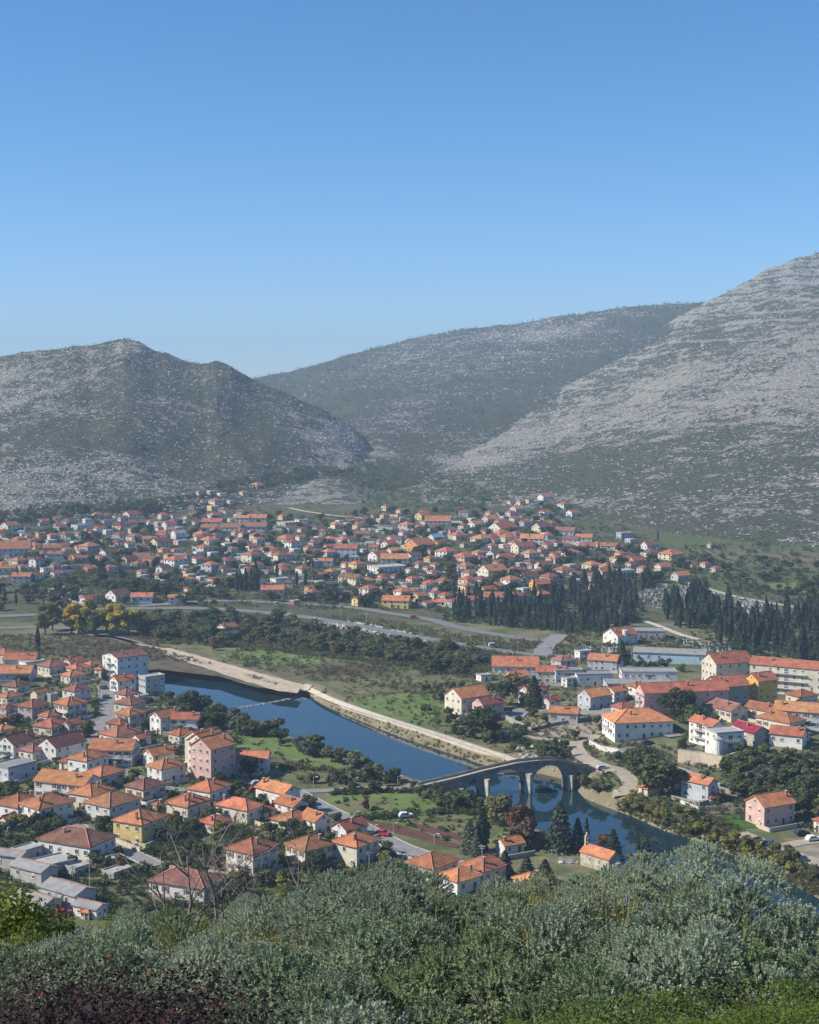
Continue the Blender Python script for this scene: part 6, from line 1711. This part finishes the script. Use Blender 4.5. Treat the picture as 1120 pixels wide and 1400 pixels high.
while y < 9.4:
    half = y * .31 + .5; x = -half + rr.uniform(0, .3)
    while x < half:
        bx, by = x + rr.uniform(-.1, .1), y + rr.uniform(-.12, .12); px = 560 + F * bx / by; zc = float(bank_z(np.array([bx]), np.array([by]))[0]); py = proj(bx, by, zc)[1]
        gap = vnoise(np.array([bx * 1.5 + 40]), np.array([by * 1.5]))[0] < .25 or (px < 280 and py > 1368) or (px > 700 + (1400 - py) * 2.2 and py > 1352) or (px < 60 and py < 1330)
        if not gap:
            mi = 0 if rr.random() < .55 else (1 if rr.random() < .75 else 2); sc = rr.uniform(.9, 1.55) if by < 7 else rr.uniform(.9, 1.12); k = rr.randrange(5); r = empty('aromatic_shrub', (bx, by, zc - (.42 if by < 7 else .37) * sc + rr.uniform(-.09, .07)), rr.uniform(0, 6.28)); r.scale = (sc * rr.uniform(.9, 1.15), sc, sc * rr.uniform(.85, 1.15)); tag(r, LBL[mi], 'shrub', 'grey-green bushes of the foreground bank'); FGB.append(dict(o=r, px=px, py=py, text=LBL[mi])); fo = link('foliage', BM[k], r); fo.material_slots[0].link = 'OBJECT'; fo.material_slots[0].material = LAV[mi]; link('stems', TW[k % 3], r); nb_ += 1
        elif 4.4 < by < 8 and py < 1340 and rr.random() < .7:
            r = empty('dry_shrub', (bx, by, zc - .62), rr.uniform(0, 6.28)); r.scale = (1.0, 1.0, rr.uniform(.9, 1.15)); tag(r, None, 'shrub', 'bare twiggy bushes of the bank'); FGB.append(dict(o=r, px=px, py=py, text='bare brown twiggy bush in a dark gap'))
            for k in range(3): o_ = link('stems', TW[k], r, None, k * 2.0)
        x += rr.uniform(.58, .9)
    y += .50
single_out(FGB, [('glossy clipped hedge', 1000, 1350), ('purple-leaved bushes', 150, 1370), ('tallest bare sapling', 318, 1258), ('lime-green left-edge bush', 10, 1290), ('orange-roofed chapel', 822, 1190), ('lower red roofs', 650, 1210), ('river water', 1050, 1190), ('lower right corner', 1120, 1400), ('bottom edge', 500, 1400)])
print('shrubs', nb_)
# low clipped hedge with small glossy leaves, lower right
def hedge_arrays(n, seed, x0, x1, y0, y1, zf, size):
    g = np.random.default_rng(seed); x = g.uniform(x0, x1, n); y = g.uniform(y0, y1, n); d = g.random(n) ** 1.6 * .13; z = zf(x, y) - d + fbm(x, y, .2, 4) * .10; N_ = np.column_stack([g.normal(0, .5, n), g.normal(0, .5, n) - .25, np.ones(n)]); T = g.normal(0, 1, (n, 3)); T[:, 2] += .6; N_ /= np.linalg.norm(N_, axis=1)[:, None]; T -= N_ * (T * N_).sum(1)[:, None]; T /= np.linalg.norm(T, axis=1)[:, None]; B = np.cross(N_, T); s = (size * g.uniform(.6, 1.2, n))[:, None]; C = np.stack([x, y, z], -1)
    V = np.stack([C, C + T * s * .5 + B * s * .32, C + T * s, C + T * s * .5 - B * s * .32], 1).reshape(-1, 3); return V, np.arange(4 * n).reshape(-1, 4)
HLEAF = leafmat('hedge_leaf', (.09, .135, .02), .35, 0, 0, .3, 9); HLEAF.node_tree.nodes['Principled BSDF'].inputs['Roughness'].default_value = .55; HLEAF.node_tree.nodes['Principled BSDF'].inputs['Specular IOR Level'].default_value = .25
hz = lambda x, y: HC + ray(0, 1425)[1] * 3.45 + .22 - .30 * (y - 2.6) * 1.0 + .05 * (x - .8) - .03
v, q = hedge_arrays(150000, 3, .22, 1.9, 2.55, 3.75, lambda x, y: HC - 1.345 - .29 * (y - 3.0) + .03 * (x - .6) - np.clip(.75 - x, 0, 1) * .18, .009)
r = empty('clipped_hedge', (1.0, 3.0, HC - 1.8)); tag(r, 'low hedge of small glossy bright green leaves in the lower right corner', 'hedge'); o = link('foliage', np_mesh('foliage', v - np.array([1.0, 3.0, HC - 1.8]), q, [HLEAF]), r); o['kind'] = 'stuff'
mb = MB()
for i in range(160): x = rr.uniform(.25, 1.85); y = rr.uniform(2.6, 3.7); zt = HC - 1.345 - .29 * (y - 3.0) - max(0, .75 - x) * .18; mb.bar((x - 1, y - 3, zt - .55 - HC + 1.8), (x - 1 + rr.uniform(-.05, .05), y - 3 + rr.uniform(-.05, .05), zt - HC + 1.8), .004, .002, n=3)
link('stems', mb.mesh('stems', TWIG), r)
# purple-leaved bush, lower left
PLEAF = leafmat('purple_leaf', (.040, .025, .024), .45, .2, .02, .2, 16, ); PLEAF2 = leafmat('red_leaf', (.22, .035, .02), .4, .2, .02, .3, 16)
def loose_bush(seed, rad, hgt, n, size, m1, m2, frac):
    g = np.random.default_rng(seed); e = g.normal(0, 1, (n, 3)); e[:, 2] = np.abs(e[:, 2]); e /= np.linalg.norm(e, axis=1)[:, None]; C = e * np.array([rad, rad, hgt]) * (g.random(n) ** .45)[:, None] * (1 + .22 * np.sin(e[:, 0] * 7 + seed) * np.sin(e[:, 1] * 6))[:, None]; V, Q = leaf_quads(C, e + np.array([0, -.3, .4]), size, g, asp=1.35); return V, Q, (g.random(n) < frac).astype(int)
PB = []
for s in range(3):
    V, Q, mi = loose_bush(s + 50, .36, .42, 3200, .0125, 0, 1, .02); PB.append(np_mesh('foliage', V, Q, [PLEAF, PLEAF2], mi))
PUR = []
for i, (px, py, dist, sc) in enumerate([(20, 1378, 4.3, 1.0), (95, 1385, 4.2, .9), (160, 1372, 4.4, .9), (215, 1352, 4.9, 1.0), (270, 1368, 4.5, 1.0), (310, 1392, 4.1, .8), (130, 1340, 5.2, .8), (45, 1335, 5.2, .8), (240, 1395, 3.9, .9), (60, 1400, 3.8, .9), (175, 1402, 3.8, .9)]):
    dx, dz = ray(px, py); r = empty('purple_shrub', (float(dx) * dist, dist, HC + float(dz) * dist - .32 * sc), i * 1.3); r.scale = (sc,) * 3; tag(r, None, 'shrub', 'purple-leaved bushes'); PUR.append(dict(o=r, px=px, py=py, text='dark purple-leaved bush')); link('foliage', PB[i % 3], r); link('stems', TW[i % 3], r)
single_out(PUR, [('lime-green left-edge bush', 10, 1290), ('tallest bare sapling', 318, 1258), ('lower left corner', 0, 1400), ('bottom edge', 170, 1420), ('glossy clipped hedge', 900, 1380)])
# dry yellow grass along the crest
def grass(name, n, seed, px0, px1, d0, d1, hh, m, label, sink=.25):
    g = np.random.default_rng(seed); y = g.uniform(d0, d1, n); px = g.uniform(px0, px1, n); x = (px - 560) / F * y; z = bank_z(x, y) - sink; h = hh * g.uniform(.6, 1.25, n); a = g.uniform(0, 6.28, n); w = .0016 + .0012 * g.random(n); ln = g.uniform(.05, .35, n) * h; b = a + 1.57
    p = np.stack([x, y, z], -1); sd_ = np.stack([np.cos(b) * w, np.sin(b) * w, 0 * w], -1); d = np.stack([np.cos(a), np.sin(a), 0 * a], -1)
    p1 = p + d * (ln * .3)[:, None] + np.array([0, 0, 1]) * (h * .6)[:, None]; p2 = p + d * ln[:, None] + np.array([0, 0, 1]) * h[:, None]
    V = np.stack([p - sd_, p + sd_, p1 + sd_ * .8, p1 - sd_ * .8, p2 + sd_ * .25, p2 - sd_ * .25], 1).reshape(-1, 3); k = np.arange(n)[:, None] * 6; Q = np.concatenate([k + [0, 1, 2, 3], k + [3, 2, 4, 5]])
    tag(link(name, np_mesh(name, V, Q, [m])), label, 'grass', kind='stuff')
DRY = leafmat('dry_grass', (.36, .32, .13), .3, 0, 0, .3, 3); DRY2 = leafmat('green_grass_blades', (.17, .19, .05), .3, 0, 0, .3, 3)
grass('dry_grass', 1100, 81, 200, 500, 7.2, 8.5, .2, DRY, 'dry yellow grass along the crest behind the bushes', .27)
grass('dry_grass', 1000, 82, 690, 890, 7.2, 8.5, .2, DRY, 'dry yellow grass on the crest beneath the chapel', .27)
grass('green_grass', 350, 83, 60, 1150, 5.8, 8.5, .26, DRY2, 'thin green grass blades between the bushes', .22)
# leafy bushes and bare saplings on the slope beyond the crest
def slope_bush(px, ptop, dist, H, leaf, label, wide=1.0):
    dx, dz = ray(px, ptop); zt = HC + float(dz) * dist; v, q = crown_arrays('broad', int(px)); return tree((float(dx) * dist, dist, zt - H), H, 'broad', leaf, label, 'green bushes on the slope behind the bank', True, wide)
LEAF['lime'] = leafmat('leaf_lime', (.15, .19, .035), .35, .1, .015, .35, 3)
for sd_ in range(3):
    g = np.random.default_rng(sd_ + 400); n = 13000; e = g.normal(0, 1, (n, 3)); e /= np.linalg.norm(e, axis=1)[:, None]; c = g.normal(0, 1, (14, 3)); c /= np.linalg.norm(c, axis=1)[:, None]; c *= np.array([.75, .75, .95]); i = g.integers(0, 14, n); C = c[i] * g.uniform(.5, 1, (14, 1))[i] + e * g.uniform(.2, .48, n)[:, None]; V, Q = leaf_quads(C, e + np.array([0, 0, .4]), .042, g, asp=1.6); _tc[('fine', sd_)] = np_mesh('foliage', V, Q, [LEAF['lime']]); _tc[('fined', sd_)] = np_mesh('foliage', V, Q, [LEAF['mid']])
for i, (px, ptop, dist, rad, kd, lab) in enumerate([(-10, 1215, 17, .95, 'fine', 'tall lime-green bush at the left edge beyond the bank'), (30, 1225, 18, .75, 'fine', 'second lime-green bush leaning off the left edge'), (55, 1272, 16, .5, 'fine', 'low lime-green bush in front of the left-edge bush'), (95, 1262, 19, .55, 'fined', 'mid green bush below the lowest barns'), (20, 1285, 14.5, .5, 'fined', 'darker green bush beneath the tall left-edge bush'),
        (140, 1252, 20, .55, 'fine', 'lime-green bush beside the orange lean-to'), (185, 1246, 21, .5, 'fined', 'mid green bush left of the bare saplings'), (432, 1222, 22, .6, 'fine', 'lime-green bush right of the bare saplings'), (398, 1222, 23, .5, 'fine', 'smaller lime-green bush hugging the small red roof'), (470, 1228, 22, .5, 'fine', 'lime-green bush before the silver crest bush'), (350, 1236, 22, .45, 'fined', 'mid green bush under the thicker sapling'), (300, 1240, 22, .4, 'fined', 'mid green bush between the two saplings')]):
    dx, dz = ray(px, ptop); r = empty('green_bush', (float(dx) * dist, dist, HC + float(dz) * dist - rad * 1.25), i); r.scale = (rad, rad, rad * 1.15); tag(r, lab, 'bush', 'green bushes on the slope behind the bank'); link('foliage', _tc[(kd, i % 3)], r); s_ = MB()
    for k in range(7): a = k * .9; s_.bar((0, 0, -1.9), (math.cos(a) * .6, math.sin(a) * .6, .2), .03, .008, n=4)
    link('stems', s_.mesh('stems', TWIG), r)
BARE = mat('sapling_bark', (.23, .20, .17), .9, .3, 6)
def sapling(px, pbase, ptop, dist, seed, label, thick=.028):
    g = random.Random(seed); dx, dz = ray(px, pbase); z0 = HC + float(dz) * dist - .8; H = (HC + float(ray(px, ptop)[1]) * dist) - z0; r = empty('bare_sapling', (float(dx) * dist, dist, z0)); tag(r, label, 'sapling', 'bare saplings beyond the bank'); tr = MB(); pairs = []
    def grow_(p, d, L_, rad, lev, mb, tw=None):
        if lev == 1: mb = MB(); tw = MB(); pairs.append((mb, tw))
        n = 5; pts = [p]
        for i in range(n):
            d = (d + Vector((g.gauss(0, .13), g.gauss(0, .13), g.gauss(.03, .08)))).normalized(); q = pts[-1] + d * L_ / n; mb.bar(pts[-1], q, rad * (1 - .8 * i / n), rad * (1 - .8 * (i + 1) / n), n=5 if lev == 0 else 4); pts.append(q)
            if lev < 3:
                for _ in range(2 if lev == 0 and i > 0 else 1):
                    if g.random() < (.8 if lev < 2 else .55): a = g.uniform(0, 6.28); dd = (d * .65 + Vector((math.cos(a) * .8, math.sin(a) * .8, .25))).normalized(); grow_(q, dd, L_ * g.uniform(.32, .55), rad * .5 * (1 - .5 * i / n), lev + 1, tw, tw)
    grow_(Vector((0, 0, 0)), Vector((g.uniform(-.05, .05), 0, 1)), H, thick, 0, tr); link('trunk', tr.mesh('trunk', BARE), r); 
    for b_, t_ in pairs:
        bo = link('branch', b_.mesh('branch', BARE), r)
        if t_.v: link('twigs', t_.mesh('twigs', BARE), bo)['kind'] = 'stuff'
sapling(258, 1255, 1160, 17, 3, 'thin bare sapling in front of the old red-roofed house', .036); sapling(318, 1258, 1112, 17, 11, 'tallest bare sapling with spreading branches', .036); sapling(322, 1258, 1150, 17.3, 21, 'bare stem growing beside the tallest sapling', .028); sapling(226, 1252, 1165, 18, 8, 'westernmost thin bare stem beyond the bank', .026); sapling(355, 1258, 1190, 17.5, 14, 'short bare stem right of the tallest sapling', .026); sapling(388, 1250, 1170, 18, 17, 'leaning bare stem before the hip-roofed stucco house', .03)
# a few purple flower spikes
mb = MB(); g = random.Random(4)
for i in range(7):
    px = g.choice([g.uniform(820, 1010), g.uniform(470, 520), g.uniform(960, 1100)]); d = g.uniform(6.6, 8.2); x = (px - 560) / F * d; z = float(bank_z(np.array([x]), np.array([d]))[0]); mb.bar((x, d, z - .2), (x + g.uniform(-.03, .03), d, z + .0), .002, n=3, mi=1); mb.bar((x, d, z), (x, d, z + .04), .006, .003, n=5, mi=0)
tag(link('flower_spikes', mb.mesh('flower_spikes', mat('lavender_flower', (.16, .13, .34), .8, .2, 20), DRY2)), 'thin purple flower spikes rising from the bushes', 'flowers', kind='stuff')

# ================================================================== HAZE
hm = bpy.data.materials.new('haze'); hm.use_nodes = True; nt = hm.node_tree; nt.nodes.remove(nt.nodes['Principled BSDF']); pv = nt.nodes.new('ShaderNodeVolumePrincipled'); pv.inputs['Color'].default_value = (.54, .75, 1, 1); pv.inputs['Density'].default_value = HAZE_DENSITY; pv.inputs['Anisotropy'].default_value = 0.0
nt.links.new(pv.outputs[0], nt.nodes['Material Output'].inputs['Volume'])
zt = max(float(TZ.max()), HC) + 25; mb = MB(); mb.box((0, 4700, (zt - 8) / 2), (18000, 10400, zt + 8)); hb = link('haze', mb.mesh('haze', hm)); hb['kind'] = 'stuff'
print('objects', len(SC.objects))
